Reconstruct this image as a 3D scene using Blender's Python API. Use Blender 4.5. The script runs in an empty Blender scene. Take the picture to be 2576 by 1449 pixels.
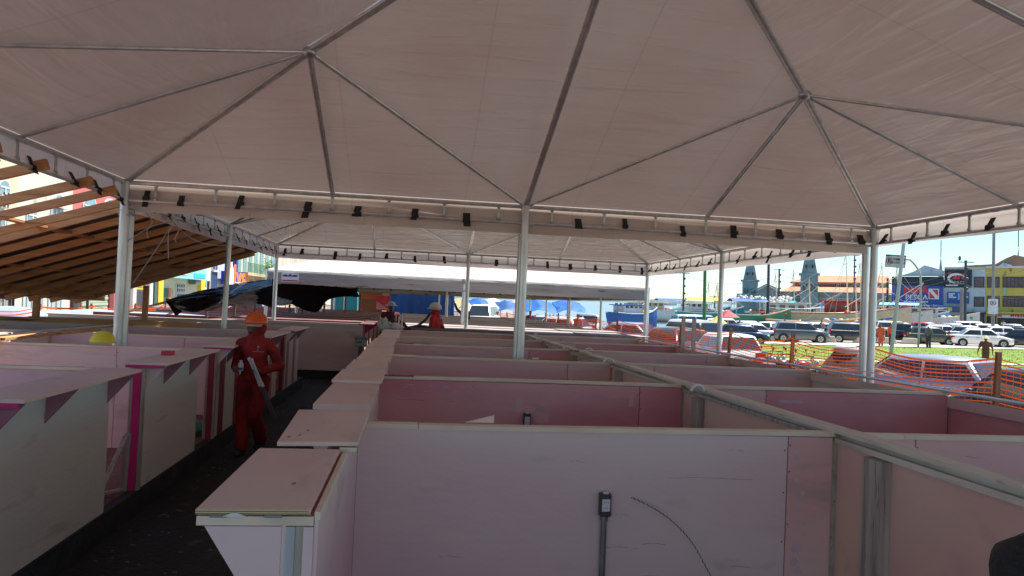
import bpy, bmesh, math, random
from mathutils import Vector, Matrix, noise
random.seed(7)
R = math.radians
SC = bpy.context.scene
COL = SC.collection

# ------------------------------------------------------------------ camera, world, sun, exposure
F = 1853.3                       # focal length in 2576-wide pixels
CAM = Vector((3.589, -9.626, 2.03))
def pose(yaw, pitch, roll):
    fw = Vector((math.sin(yaw)*math.cos(pitch), math.cos(yaw)*math.cos(pitch), math.sin(pitch)))
    r = Vector((math.cos(yaw), -math.sin(yaw), 0)); u = r.cross(fw)
    r2 = r*math.cos(roll)+u*math.sin(roll); u2 = -r*math.sin(roll)+u*math.cos(roll)
    m = Matrix((r2, u2, -fw)).transposed().to_4x4(); m.translation = CAM
    return m, r2, u2, fw
CW, CR, CU, CF = pose(.1317, .0148, .022)      # camera in the level world
CT = pose(.1317, .0228, .0441)[0]              # the same camera in the frame of the sloping market platform
M = CW @ CT.inverted()                         # platform frame -> level world (ground falls about 1 degree)
cam = bpy.data.objects.new('camera', bpy.data.cameras.new('camera'))
COL.objects.link(cam); cam.matrix_world = CW
cam.data.sensor_width = 36; cam.data.lens = F/2576*36
cam.data.clip_start = .05; cam.data.clip_end = 9000
SC.camera = cam
SUN_EL, SUN_AZ = R(66), R(78)                  # azimuth clockwise from +Y
wd = bpy.data.worlds.new('World'); SC.world = wd; wd.use_nodes = True
nt = wd.node_tree; nt.nodes.clear()
sky = nt.nodes.new('ShaderNodeTexSky'); sky.sky_type = 'NISHITA'; sky.sun_disc = False
sky.sun_elevation = SUN_EL; sky.sun_rotation = SUN_AZ; sky.air_density = 1.0; sky.dust_density = .05; sky.ozone_density = 1.6
bg = nt.nodes.new('ShaderNodeBackground'); bg.inputs[1].default_value = .08
wo = nt.nodes.new('ShaderNodeOutputWorld')
tint = nt.nodes.new('ShaderNodeMix'); tint.data_type = 'RGBA'; tint.blend_type = 'MULTIPLY'; tint.inputs[0].default_value = 1
tint.inputs[7].default_value = (.80, .95, 1.02, 1)   # hazy tropical sky is a little more cyan than the model's
nt.links.new(sky.outputs[0], tint.inputs[6]); nt.links.new(tint.outputs[2], bg.inputs[0]); nt.links.new(bg.outputs[0], wo.inputs[0])
sl = bpy.data.lights.new('sun', 'SUN'); sl.energy = 5; sl.angle = R(.5); sl.color = (1, .93, .82)
so = bpy.data.objects.new('sun', sl); COL.objects.link(so)
sd = Vector((math.sin(SUN_AZ)*math.cos(SUN_EL), math.cos(SUN_AZ)*math.cos(SUN_EL), math.sin(SUN_EL)))
so.rotation_euler = sd.to_track_quat('Z', 'Y').to_euler(); so.location = (0, 0, 60)
SC.view_settings.view_transform = 'Standard'; SC.view_settings.look = 'None'
SC.view_settings.exposure = 1.14; SC.view_settings.gamma = 1; SC.view_settings.use_curve_mapping = False
SC.render.engine = 'CYCLES'
SC.cycles.max_bounces = 8; SC.cycles.diffuse_bounces = 5; SC.cycles.glossy_bounces = 2
SC.cycles.transmission_bounces = 3; SC.cycles.transparent_max_bounces = 6
SC.cycles.sample_clamp_indirect = 4; SC.cycles.caustics_reflective = False; SC.cycles.caustics_refractive = False
try: SC.cycles.use_denoising = True
except Exception: pass

# ------------------------------------------------------------------ places
def ray(px, py): return CF + CR*((px-1288)/F) - CU*((py-724.5)/F)
def hor(px): return 757.7+.022*(px-1545)
def sm(a, b, x):
    t = max(0, min(1, (x-a)/(b-a))); return t*t*(3-2*t)
def terr(x, y):
    """height of the natural ground in the level world"""
    xx = max(-6, min(x, 13)); yy = max(-20, min(y, 60))
    p = M @ Vector((xx, yy, 0)); t = p.z-.02
    k = sm(11.5, 22, x)
    return t*(1-k)+(-1.02)*k
def gp(px, d):
    """ground point below pixel column px at depth d (level world)"""
    v = CAM + ray(px, hor(px))*d
    return Vector((v.x, v.y, terr(v.x, v.y)))
def az(px): return math.atan((px-1288)/F)+.1317

# ------------------------------------------------------------------ materials
MATS = {}
def mat(name, c1, c2=None, rough=.6, metal=0, scale=4, stretch=(1, 1, 1), bump=0, bscale=None, lo=.35, hi=.65, spec=.5,
        trans=0, emit=None, detail=5, spots=None, coord='Object', rnd=True, coat=0):
    if name in MATS: return MATS[name]
    m = bpy.data.materials.new(name); m.use_nodes = True; n = m.node_tree.nodes; l = m.node_tree.links
    b = n['Principled BSDF']; out = n['Material Output']
    b.inputs['Roughness'].default_value = rough; b.inputs['Metallic'].default_value = metal
    b.inputs['Specular IOR Level'].default_value = spec
    if coat: b.inputs['Coat Weight'].default_value = coat
    c1 = (*c1, 1); b.inputs['Base Color'].default_value = c1
    tc = n.new('ShaderNodeTexCoord'); mp = n.new('ShaderNodeMapping'); mp.inputs['Scale'].default_value = stretch
    l.new(tc.outputs[coord], mp.inputs[0])
    oi = n.new('ShaderNodeObjectInfo')
    def nz(sc, det=detail):
        t = n.new('ShaderNodeTexNoise'); t.noise_dimensions = '4D'; t.inputs['Scale'].default_value = sc
        t.inputs['Detail'].default_value = det; l.new(mp.outputs[0], t.inputs['Vector'])
        if rnd:
            mu = n.new('ShaderNodeMath'); mu.operation = 'MULTIPLY'; mu.inputs[1].default_value = 20
            l.new(oi.outputs['Random'], mu.inputs[0]); l.new(mu.outputs[0], t.inputs['W'])
        return t
    col = None
    if c2 is not None:
        t = nz(scale); r = n.new('ShaderNodeMapRange'); r.inputs[1].default_value = lo; r.inputs[2].default_value = hi
        l.new(t.outputs[0], r.inputs[0])
        mx = n.new('ShaderNodeMix'); mx.data_type = 'RGBA'; mx.inputs[6].default_value = c1; mx.inputs[7].default_value = (*c2, 1)
        l.new(r.outputs[0], mx.inputs[0]); col = mx.outputs[2]
    if spots:
        c3, ssc, slo, shi = spots
        t = nz(ssc, 3); r = n.new('ShaderNodeMapRange'); r.inputs[1].default_value = slo; r.inputs[2].default_value = shi
        l.new(t.outputs[0], r.inputs[0])
        mx = n.new('ShaderNodeMix'); mx.data_type = 'RGBA'; mx.inputs[7].default_value = (*c3, 1)
        if col: l.new(col, mx.inputs[6])
        else: mx.inputs[6].default_value = c1
        l.new(r.outputs[0], mx.inputs[0]); col = mx.outputs[2]
    if col: l.new(col, b.inputs['Base Color'])
    if bump:
        t = nz(bscale or scale*3); bp = n.new('ShaderNodeBump'); bp.inputs['Strength'].default_value = bump
        bp.inputs['Distance'].default_value = .03
        l.new(t.outputs[0], bp.inputs['Height']); l.new(bp.outputs[0], b.inputs['Normal'])
    if emit: b.inputs['Emission Color'].default_value = (*emit[0], 1); b.inputs['Emission Strength'].default_value = emit[1]
    if trans:
        tr = n.new('ShaderNodeBsdfTranslucent'); ms = n.new('ShaderNodeMixShader'); ms.inputs[0].default_value = trans
        if col: l.new(col, tr.inputs[0])
        else: tr.inputs[0].default_value = c1
        l.new(b.outputs[0], ms.inputs[1]); l.new(tr.outputs[0], ms.inputs[2]); l.new(ms.outputs[0], out.inputs[0])
    MATS[name] = m
    return m
def flat(name, c, rough=.6, **k): return mat(name, c, tuple(max(0, x*.82) for x in c), rough, scale=3, **k)

steel = mat('galvanised steel', (.74, .76, .76), (.55, .57, .57), .32, .55, 9, (1, 1, .3))
castal = mat('cast aluminium', (.6, .62, .62), (.45, .46, .46), .4, .8, 20)
black = mat('black webbing', (.012, .012, .014), (.02, .02, .022), .7, 0, 20)
darkmetal = mat('dark metal', (.03, .03, .035), (.05, .05, .05), .5, .3, 10)
pvc = mat('white plastic pipe', (.72, .72, .7), (.62, .62, .6), .35, 0, 6)
wood = mat('orange timber', (.64, .33, .14), (.48, .22, .09), .75, 0, 3, (.35, 6, 6), .3, 12, spots=((.12, .05, .03), 2.2, .62, .72))
woodY = mat('orange timber lengthwise', (.5, .24, .10), (.34, .15, .06), .75, 0, 3, (6, .35, 6), .3, 12)
stake = mat('wooden stake', (.34, .16, .07), (.22, .1, .05), .8, 0, 4, (5, 5, .5), .2, 10)
rawwood = mat('raw weathered timber', (.56, .49, .41), (.34, .28, .23), .85, 0, 3, (8, 8, .5), .5, 14, spots=((.1, .08, .07), 9, .6, .7))
plyedge = mat('plywood edge layers', (.5, .37, .17), (.5, .37, .17), .8)
def add_layers(m):
    n = m.node_tree.nodes; l = m.node_tree.links; w = n.new('ShaderNodeTexWave'); w.wave_type = 'BANDS'; w.bands_direction = 'Z'
    w.inputs['Scale'].default_value = 45; w.inputs['Distortion'].default_value = .6; tc = n.new('ShaderNodeTexCoord')
    l.new(tc.outputs['Object'], w.inputs[0]); r = n.new('ShaderNodeValToRGB')
    r.color_ramp.elements[0].color = (.1, .06, .03, 1); r.color_ramp.elements[1].color = (.62, .5, .28, 1)
    r.color_ramp.elements[0].position = .15; r.color_ramp.elements[1].position = .4
    l.new(w.outputs[0], r.inputs[0]); l.new(r.outputs[0], n['Principled BSDF'].inputs['Base Color'])
add_layers(plyedge)

# whitewashed pink plywood in several strengths of pink
def ply(name, white, pink, lo, hi, sc=1.3, st=(.6, .6, 2.6)):
    white = tuple(min(.8, w*k) for w, k in zip(white, (1.72, 1.5, 1.27))); pink = tuple(min(.75, w*k) for w, k in zip(pink, (1.75, 1.62, 1.4)))
    return mat(name, white, pink, .62, 0, sc, st, .12, 16, lo, hi, spec=.35, detail=9,
               spots=(tuple(x*.66 for x in white), 3.4, .6, .78))
ply_pale = ply('whitewashed plywood', (.50, .43, .46), (.44, .29, .35), .42, .72)
ply_mid = ply('pink washed plywood', (.46, .37, .39), (.42, .24, .29), .4, .72, 1.1, (.5, .5, 1.6))
ply_deep = ply('deep pink plywood', (.47, .29, .33), (.37, .14, .19), .36, .66, 1.1, (.5, .5, 1.6))
ply_lilac = ply('lilac whitewashed plywood', (.45, .40, .455), (.41, .28, .355), .42, .8, .9, (.5, .5, 1.3))
ply_warm = ply('warm pink plywood', (.52, .36, .33), (.46, .24, .25), .38, .68, st=(1.5, .6, 1))
ply_beige = ply('grey beige painted plywood', (.54, .50, .50), (.50, .43, .45), .4, .7)
ply_top = ply('pale pink counter board', (.5, .4, .4), (.46, .31, .33), .4, .68, 1.6, (2, .8, 1))
rail_m = ply('whitewashed rail', (.5, .46, .42), (.42, .34, .32), .4, .7, 3, (1, 1, 1))
railY = mat('whitewashed spine rail', (.74, .65, .55), (.5, .41, .34), .8, 0, 3.5, (3, .5, 3), .4, 14, .42, .72, spots=((.12, .1, .08), 5, .64, .7))
greytop = mat('grey plywood cover sheet', (.34, .30, .29), (.26, .22, .21), .8, 0, 1.6, (1, .6, 1), .1, 12)
maroon = mat('shade-darkened red board', (.14, .06, .06), (.2, .1, .09), .8, 0, 1.5, (1, .6, 1), .1, 12)  # reddish planks; the shade they stand in is mixed into this dark tone
hotpink = mat('bright pink paint', (.72, .02, .2), (.6, .015, .15), .55, 0, 6)
redpaint = mat('red primer paint', (.36, .03, .06), (.25, .02, .04), .6, 0, 6)
pinkpaint = mat('faded pink triangle paint', (.46, .2, .26), (.4, .16, .22), .6, 0, 5)
concrete = mat('dark blockwork', (.035, .035, .037), (.018, .018, .02), .9, 0, 6, bump=.4, bscale=30)
dirtfloor = mat('reddish dusty floor', (.26, .1, .085), (.15, .055, .05), .85, 0, 5, bump=.3, bscale=25, spots=((.4, .3, .27), 14, .64, .72))
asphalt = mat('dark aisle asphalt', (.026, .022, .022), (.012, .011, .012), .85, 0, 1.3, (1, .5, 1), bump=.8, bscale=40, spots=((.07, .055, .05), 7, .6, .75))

def membrane(name, col, tr, wr, rough=.42, wsc=(1, 1, 1), bd=.1, spec=.5):
    m = bpy.data.materials.new(name); m.use_nodes = True; n = m.node_tree.nodes; l = m.node_tree.links
    b = n['Principled BSDF']; out = n['Material Output']; b.inputs['Roughness'].default_value = rough
    b.inputs['Specular IOR Level'].default_value = spec
    tc = n.new('ShaderNodeTexCoord')
    tx = n.new('ShaderNodeTexNoise'); tx.inputs['Scale'].default_value = .55; tx.inputs['Detail'].default_value = 4
    l.new(tc.outputs['Object'], tx.inputs[0])
    mx = n.new('ShaderNodeMix'); mx.data_type = 'RGBA'; mx.inputs[6].default_value = (*col, 1)
    mx.inputs[7].default_value = (col[0]*.9, col[1]*.82, col[2]*.8, 1)
    r = n.new('ShaderNodeMapRange'); r.inputs[1].default_value = .35; r.inputs[2].default_value = .7
    l.new(tx.outputs[0], r.inputs[0]); l.new(r.outputs[0], mx.inputs[0]); l.new(mx.outputs[2], b.inputs['Base Color'])
    # welded seams every 1.45 m across the cloth
    sx = n.new('ShaderNodeSeparateXYZ'); l.new(tc.outputs['UV'], sx.inputs[0])
    fm = n.new('ShaderNodeMath'); fm.operation = 'FRACT'; dv_ = n.new('ShaderNodeMath'); dv_.operation = 'DIVIDE'; dv_.inputs[1].default_value = 1.45
    l.new(sx.outputs[0], dv_.inputs[0]); l.new(dv_.outputs[0], fm.inputs[0])
    lt = n.new('ShaderNodeMath'); lt.operation = 'LESS_THAN'; lt.inputs[1].default_value = .011; l.new(fm.outputs[0], lt.inputs[0])
    sc_ = n.new('ShaderNodeMath'); sc_.operation = 'MULTIPLY'; sc_.inputs[1].default_value = .3; l.new(lt.outputs[0], sc_.inputs[0])
    m2 = n.new('ShaderNodeMix'); m2.data_type = 'RGBA'; m2.inputs[7].default_value = (col[0]*.55, col[1]*.5, col[2]*.5, 1)
    l.new(sc_.outputs[0], m2.inputs[0]); l.new(mx.outputs[2], m2.inputs[6]); mx = m2; l.new(mx.outputs[2], b.inputs['Base Color'])
    # wrinkles: long creases plus a fine weave
    mp = n.new('ShaderNodeMapping'); mp.inputs['Scale'].default_value = wsc; l.new(tc.outputs['UV'], mp.inputs[0])
    w1 = n.new('ShaderNodeTexNoise'); w1.inputs['Scale'].default_value = 1.0; w1.inputs['Detail'].default_value = 2.5
    w1.inputs['Distortion'].default_value = .6; l.new(mp.outputs[0], w1.inputs[0])
    bp = n.new('ShaderNodeBump'); bp.inputs['Strength'].default_value = wr; bp.inputs['Distance'].default_value = bd
    l.new(w1.outputs[0], bp.inputs['Height']); l.new(bp.outputs[0], b.inputs['Normal'])
    t = n.new('ShaderNodeBsdfTranslucent'); l.new(mx.outputs[2], t.inputs[0])
    ms = n.new('ShaderNodeMixShader'); ms.inputs[0].default_value = tr
    l.new(b.outputs[0], ms.inputs[1]); l.new(t.outputs[0], ms.inputs[2]); l.new(ms.outputs[0], out.inputs[0])
    return m

# ------------------------------------------------------------------ mesh helpers
class MB:
    def __init__(s): s.v = []; s.f = []; s.mi = []; s.uv = None
    def add(s, vs, fs, mi=0):
        b = len(s.v); s.v += [Vector(v) for v in vs]; s.f += [[i+b for i in f] for f in fs]; s.mi += [mi]*len(fs); return s
    def box(s, x0, x1, y0, y1, z0, z1, mi=0):
        vs = [(x, y, z) for z in (z0, z1) for y in (y0, y1) for x in (x0, x1)]
        return s.add(vs, [(0, 2, 3, 1), (4, 5, 7, 6), (0, 1, 5, 4), (2, 6, 7, 3), (0, 4, 6, 2), (1, 3, 7, 5)], mi)
    def bar(s, a, b, w, h, mi=0, up=(0, 0, 1), a2=None):
        a, b = Vector(a), Vector(b); d = (b-a).normalized(); u = Vector(up)
        if abs(d.dot(u)) > .98: u = Vector((0, 1, 0))
        r = d.cross(u).normalized()*w/2; u = r.cross(d).normalized()*h/2
        vs = [a-r-u, a+r-u, a+r+u, a-r+u, b-r-u, b+r-u, b+r+u, b-r+u]
        return s.add(vs, [(3, 2, 1, 0), (4, 5, 6, 7), (0, 1, 5, 4), (1, 2, 6, 5), (2, 3, 7, 6), (3, 0, 4, 7)], mi)
    def tube(s, pts, r, n=8, mi=0, cap=True):
        pts = [Vector(p) for p in pts]; rs = r if isinstance(r, (list, tuple)) else [r]*len(pts)
        rings = []; ref = None
        for i, p in enumerate(pts):
            d = (pts[min(i+1, len(pts)-1)]-pts[max(i-1, 0)]).normalized()
            if ref is None:
                ref = Vector((0, 0, 1)) if abs(d.z) < .9 else Vector((1, 0, 0))
            a = d.cross(ref).normalized(); b = d.cross(a).normalized(); ref = -(d.cross(a)) if False else ref
            rings.append([p+a*math.cos(2*math.pi*k/n)*rs[i]+b*math.sin(2*math.pi*k/n)*rs[i] for k in range(n)])
        vs = [v for g in rings for v in g]; fs = []
        for i in range(len(pts)-1):
            for k in range(n): fs.append((i*n+k, i*n+(k+1) % n, (i+1)*n+(k+1) % n, (i+1)*n+k))
        if cap: fs.append(list(range(n))[::-1]); fs.append([(len(pts)-1)*n+k for k in range(n)])
        return s.add(vs, fs, mi)
    def ell(s, c, rx, ry, rz, n=12, m=8, mi=0, rot=None, half=False):
        vs = []; fs = []; c = Vector(c)
        for j in range(m+1):
            th = math.pi*j/m*(.5 if half else 1)
            for k in range(n):
                a = 2*math.pi*k/n
                v = Vector((rx*math.sin(th)*math.cos(a), ry*math.sin(th)*math.sin(a), rz*math.cos(th)))
                if rot: v = rot @ v
                vs.append(c+v)
        for j in range(m):
            for k in range(n): fs.append((j*n+k, (j+1)*n+k, (j+1)*n+(k+1) % n, j*n+(k+1) % n))
        if half: fs.append([m*n+k for k in range(n)])
        return s.add(vs, fs, mi)
    def prism(s, poly, a, b, axis='y', mi=0):
        """polygon of 2-D points extruded along an axis from a to b"""
        n = len(poly)
        def P(p, t):
            return {'y': (p[0], t, p[1]), 'x': (t, p[0], p[1]), 'z': (p[0], p[1], t)}[axis]
        vs = [P(p, a) for p in poly]+[P(p, b) for p in poly]
        fs = [list(range(n))[::-1], [n+i for i in range(n)]]+[(i, (i+1) % n, n+(i+1) % n, n+i) for i in range(n)]
        return s.add(vs, fs, mi)
    def grid(s, fn, nu, nv, mi=0, wrap=False):
        vs = [fn(i/nu, j/nv) for j in range(nv+1) for i in range(nu+1)]
        fs = [(j*(nu+1)+i, j*(nu+1)+i+1, (j+1)*(nu+1)+i+1, (j+1)*(nu+1)+i) for j in range(nv) for i in range(nu)]
        return s.add(vs, fs, mi)
    def xf(s, m): s.v = [m @ v for v in s.v]; return s
    def build(s, name, m=None, parent=None, smooth=False, fix=True, bevel=0):
        me = bpy.data.meshes.new(name); me.from_pydata([tuple(v) for v in s.v], [], s.f)
        ms = m if isinstance(m, (list, tuple)) else [m]
        for q in ms:
            if q: me.materials.append(q)
        if len(ms) > 1:
            for p, i in zip(me.polygons, s.mi): p.material_index = i
        if fix:
            bm = bmesh.new(); bm.from_mesh(me); bmesh.ops.recalc_face_normals(bm, faces=bm.faces); bm.to_mesh(me); bm.free()
        if smooth:
            for p in me.polygons: p.use_smooth = True
            if smooth != 'all':
                try: me.set_sharp_from_angle(angle=R(40))
                except Exception: pass
        me.update()
        o = bpy.data.objects.new(name, me); COL.objects.link(o)
        if parent: o.parent = parent
        if bevel:
            b = o.modifiers.new('bevel', 'BEVEL'); b.width = bevel; b.segments = 2; b.limit_method = 'ANGLE'
        return o
TOP_T = []
def tag(o, label=None, cat=None, group=None, kind=None):
    if label: o['label'] = label
    if cat: o['category'] = cat
    if group: o['group'] = group
    if kind: o['kind'] = kind
    return o
def thing(name, label, cat, loc=(0, 0, 0), rz=0, group=None, fr='T', scale=1):
    o = bpy.data.objects.new(name, None); COL.objects.link(o); o.empty_display_size = .2
    o.matrix_world = Matrix.Translation(Vector(loc)) @ Matrix.Rotation(rz, 4, 'Z') @ Matrix.Scale(scale, 4)
    if fr == 'T': o.matrix_world = M @ o.matrix_world
    return tag(o, label, cat, group)
def solo(o, label, cat, group=None, fr='T', kind=None):
    if fr == 'T': o.matrix_world = M @ o.matrix_basis
    return tag(o, label, cat, group, kind)
def struct(o, fr='T'):
    if fr == 'T': o.matrix_world = M @ o.matrix_basis
    o['kind'] = 'structure'; return o
def dup(root, loc, rz=0, label=None, fr='T', scale=None, mats=None):
    """copy a thing with its parts and sub-parts; mats = {part name: material}"""
    def cp(o, par):
        c = o.copy(); COL.objects.link(c); c.parent = par
        base = o.name.split('.')[0]
        if mats and base in mats and c.type == 'MESH' and c.material_slots:
            c.material_slots[0].link = 'OBJECT'; c.material_slots[0].material = mats[base]
        for k in o.children: cp(k, c)
        return c
    r = cp(root, None)
    m = Matrix.Translation(Vector(loc)) @ Matrix.Rotation(rz, 4, 'Z')
    if scale: m = m @ Matrix.Diagonal((*scale, 1)) if isinstance(scale, tuple) else m @ Matrix.Scale(scale, 4)
    r.matrix_world = (M @ m) if fr == 'T' else m
    if label: r['label'] = label
    return r
def text(body, size, loc, rot, m, parent, name='lettering', ext=.004, align='CENTER', bold=0, sx=1):
    c = bpy.data.curves.new(name, 'FONT'); c.body = body; c.size = size; c.extrude = ext; c.align_x = align; c.align_y = 'CENTER'
    c.offset = bold; c.resolution_u = 3
    t = bpy.data.objects.new('tmp', c); COL.objects.link(t)
    dg = bpy.context.evaluated_depsgraph_get(); dg.update()
    me = bpy.data.meshes.new_from_object(t.evaluated_get(dg)); bpy.data.objects.remove(t)
    me.materials.clear(); me.materials.append(m)
    o = bpy.data.objects.new(name, me); COL.objects.link(o); o.parent = parent
    o.matrix_basis = Matrix.Translation(Vector(loc)) @ rot @ Matrix.Diagonal((sx, 1, 1, 1))
    return o
# ------------------------------------------------------------------ ground
def in_basin(x, y):
    dx, dy = x-CAM.x, y-CAM.y; d = math.hypot(dx, dy); a = math.degrees(math.atan2(dx, dy))
    if d > 150 and a > 24: return False
    if a > 34.5: return False
    return d > (92 if a > 21 else 70) and a > 9 and d < 1500
mb = MB()
xs = [-900, -400, -200, -100, -60, -40, -25, -15, -10, -6]+[-4+2*i for i in range(10)]+[16+3*i for i in range(20)]+[80+8*i for i in range(30)]+[400, 700, 1500]
ys = [-300, -100, -40, -20]+[-16+4*i for i in range(20)]+[66+6*i for i in range(34)]+[330, 500, 900, 1500]
def gz(x, y):
    return -6 if in_basin(x, y) or y > 420 else terr(x, y)
vs = [(x, y, gz(x, y)) for y in ys for x in xs]; nx = len(xs)
fs = [(j*nx+i, j*nx+i+1, (j+1)*nx+i+1, (j+1)*nx+i) for j in range(len(ys)-1) for i in range(nx-1)]
mb.add(vs, fs)
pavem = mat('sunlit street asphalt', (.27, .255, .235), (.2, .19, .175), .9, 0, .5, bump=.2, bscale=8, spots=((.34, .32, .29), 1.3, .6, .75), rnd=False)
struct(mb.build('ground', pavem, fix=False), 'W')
water = bpy.data.materials.new('river water'); water.use_nodes = True
n = water.node_tree.nodes; l = water.node_tree.links; b = n['Principled BSDF']
b.inputs['Base Color'].default_value = (.17, .24, .27, 1); b.inputs['Roughness'].default_value = .32
t = n.new('ShaderNodeTexNoise'); t.inputs['Scale'].default_value = .35; t.inputs['Detail'].default_value = 6
tc = n.new('ShaderNodeTexCoord'); l.new(tc.outputs['Object'], t.inputs[0])
bp = n.new('ShaderNodeBump'); bp.inputs['Strength'].default_value = .5; bp.inputs['Distance'].default_value = .4
l.new(t.outputs[0], bp.inputs['Height']); l.new(bp.outputs[0], b.inputs['Normal'])
struct(MB().grid(lambda u, v: (-3000+9000*u, 20+7000*v, -1.6), 8, 8).build('river', water, fix=False), 'W')
# far shore: a low wooded bank
shore = mat('far wooded bank', (.12, .17, .16), (.09, .13, .13), .9, 0, .02)
mb = MB()
def bank(px0, px1, d, h0, h1, nseg=60):
    top = []; 
    for i in range(nseg+1):
        px = px0+(px1-px0)*i/nseg; v = CAM+ray(px, hor(px))*d
        hh = h0+(h1-h0)*(.5+.5*noise.noise(Vector((i*.35, px0, 0))))
        top.append((v, hh))
    for (a, ha), (b_, hb) in zip(top, top[1:]):
        w = (a-CAM).normalized()*120
        A, B = Vector((a.x, a.y, 0)), Vector((b_.x, b_.y, 0)); W = Vector((w.x, w.y, 0))
        mb.add([A+Vector((0, 0, -2.5)), B+Vector((0, 0, -2.5)), B+W*.2+Vector((0, 0, hb)), A+W*.2+Vector((0, 0, ha)), A+W+Vector((0, 0, ha)), B+W+Vector((0, 0, hb)), B+W*1.5+Vector((0, 0, -2.5)), A+W*1.5+Vector((0, 0, -2.5))],
               [(0, 1, 2, 3), (3, 2, 5, 4), (4, 5, 6, 7)])
bank(900, 1900, 3200, 4, 9); bank(1548, 1700, 2500, 9, 14, 24); bank(1500, 2600, 4200, 8, 16)
struct(mb.build('hills', shore), 'W')
# platforms of the market (sloping with the square)
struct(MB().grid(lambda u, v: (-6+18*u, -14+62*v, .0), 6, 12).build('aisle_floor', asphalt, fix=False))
mb = MB().box(-6, 1.22, -9, 7.3, -.1, .22); mb.box(-6, 2.38, 8.95, 32, -.1, .22)
mb.box(3.2, 8.62, -9, 7.25, -.1, .22); mb.box(3.3, 9.6, 8.8, 32, -.1, .22)
for k in range(38):      # joints between the blocks of the kerb
    pass
struct(mb.build('kerb', concrete))
mb = MB()
for (a, b_, c, d) in ((-5.9, 1.14, -9, 7.2), (3.36, 8.5, -9, 7.1), (-5.9, 2.3, 9, 31), (3.4, 9.4, 8.9, 31)):
    mb.add([(a, c, .226), (b_, c, .226), (b_, d, .226), (a, d, .226)], [(0, 1, 2, 3)])
struct(mb.build('floor', dirtfloor, fix=False))
# lawn and paths on the right
lawn = mat('lawn', (.16, .24, .03), (.10, .17, .02), .95, 0, 1.2, bump=.7, bscale=10, rnd=False)
pale = mat('pale paving', (.55, .5, .42), (.45, .4, .34), .9, 0, .7, rnd=False)
def strip(d0, d1, p0, p1, m, name, dz):
    mb = MB(); N = 24
    def P(u, v):
        px = p0+(p1-p0)*u; d = d0+(d1-d0)*v; q = gp(px, d); return (q.x, q.y, terr(q.x, q.y)+dz)
    mb.grid(P, N, 6); return struct(mb.build(name, m, fix=False), 'W')
strip(30, 40.2, 1700, 2900, lawn, 'lawn', .03)
strip(41.2, 56, 1700, 2900, lawn, 'lawn', .03)
strip(40.3, 41.1, 1700, 2900, pale, 'path', .06)
strip(56.5, 60.5, 1560, 2900, pale, 'path', .05)
# grass tufts so the lawn has a nap
mb = MB(); rg = random.Random(3)
for k in range(9000):
    d = rg.uniform(30.2, 55.5); px = rg.uniform(1850, 2700)
    if 40 < d < 41.4: continue
    q = gp(px, d); hh = rg.uniform(.05, .13); a = rg.uniform(0, 6.3); w = .02
    c, s_ = math.cos(a)*w, math.sin(a)*w
    mb.add([(q.x-c, q.y-s_, q.z+.02), (q.x+c, q.y+s_, q.z+.02), (q.x+rg.uniform(-.05, .05), q.y+rg.uniform(-.05, .05), q.z+hh)], [(0, 1, 2)])
solo(mb.build('grass', lawn, fix=False), 'short bright green grass of the lawn beyond the orange net', 'grass', fr='W', kind='stuff')

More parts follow.
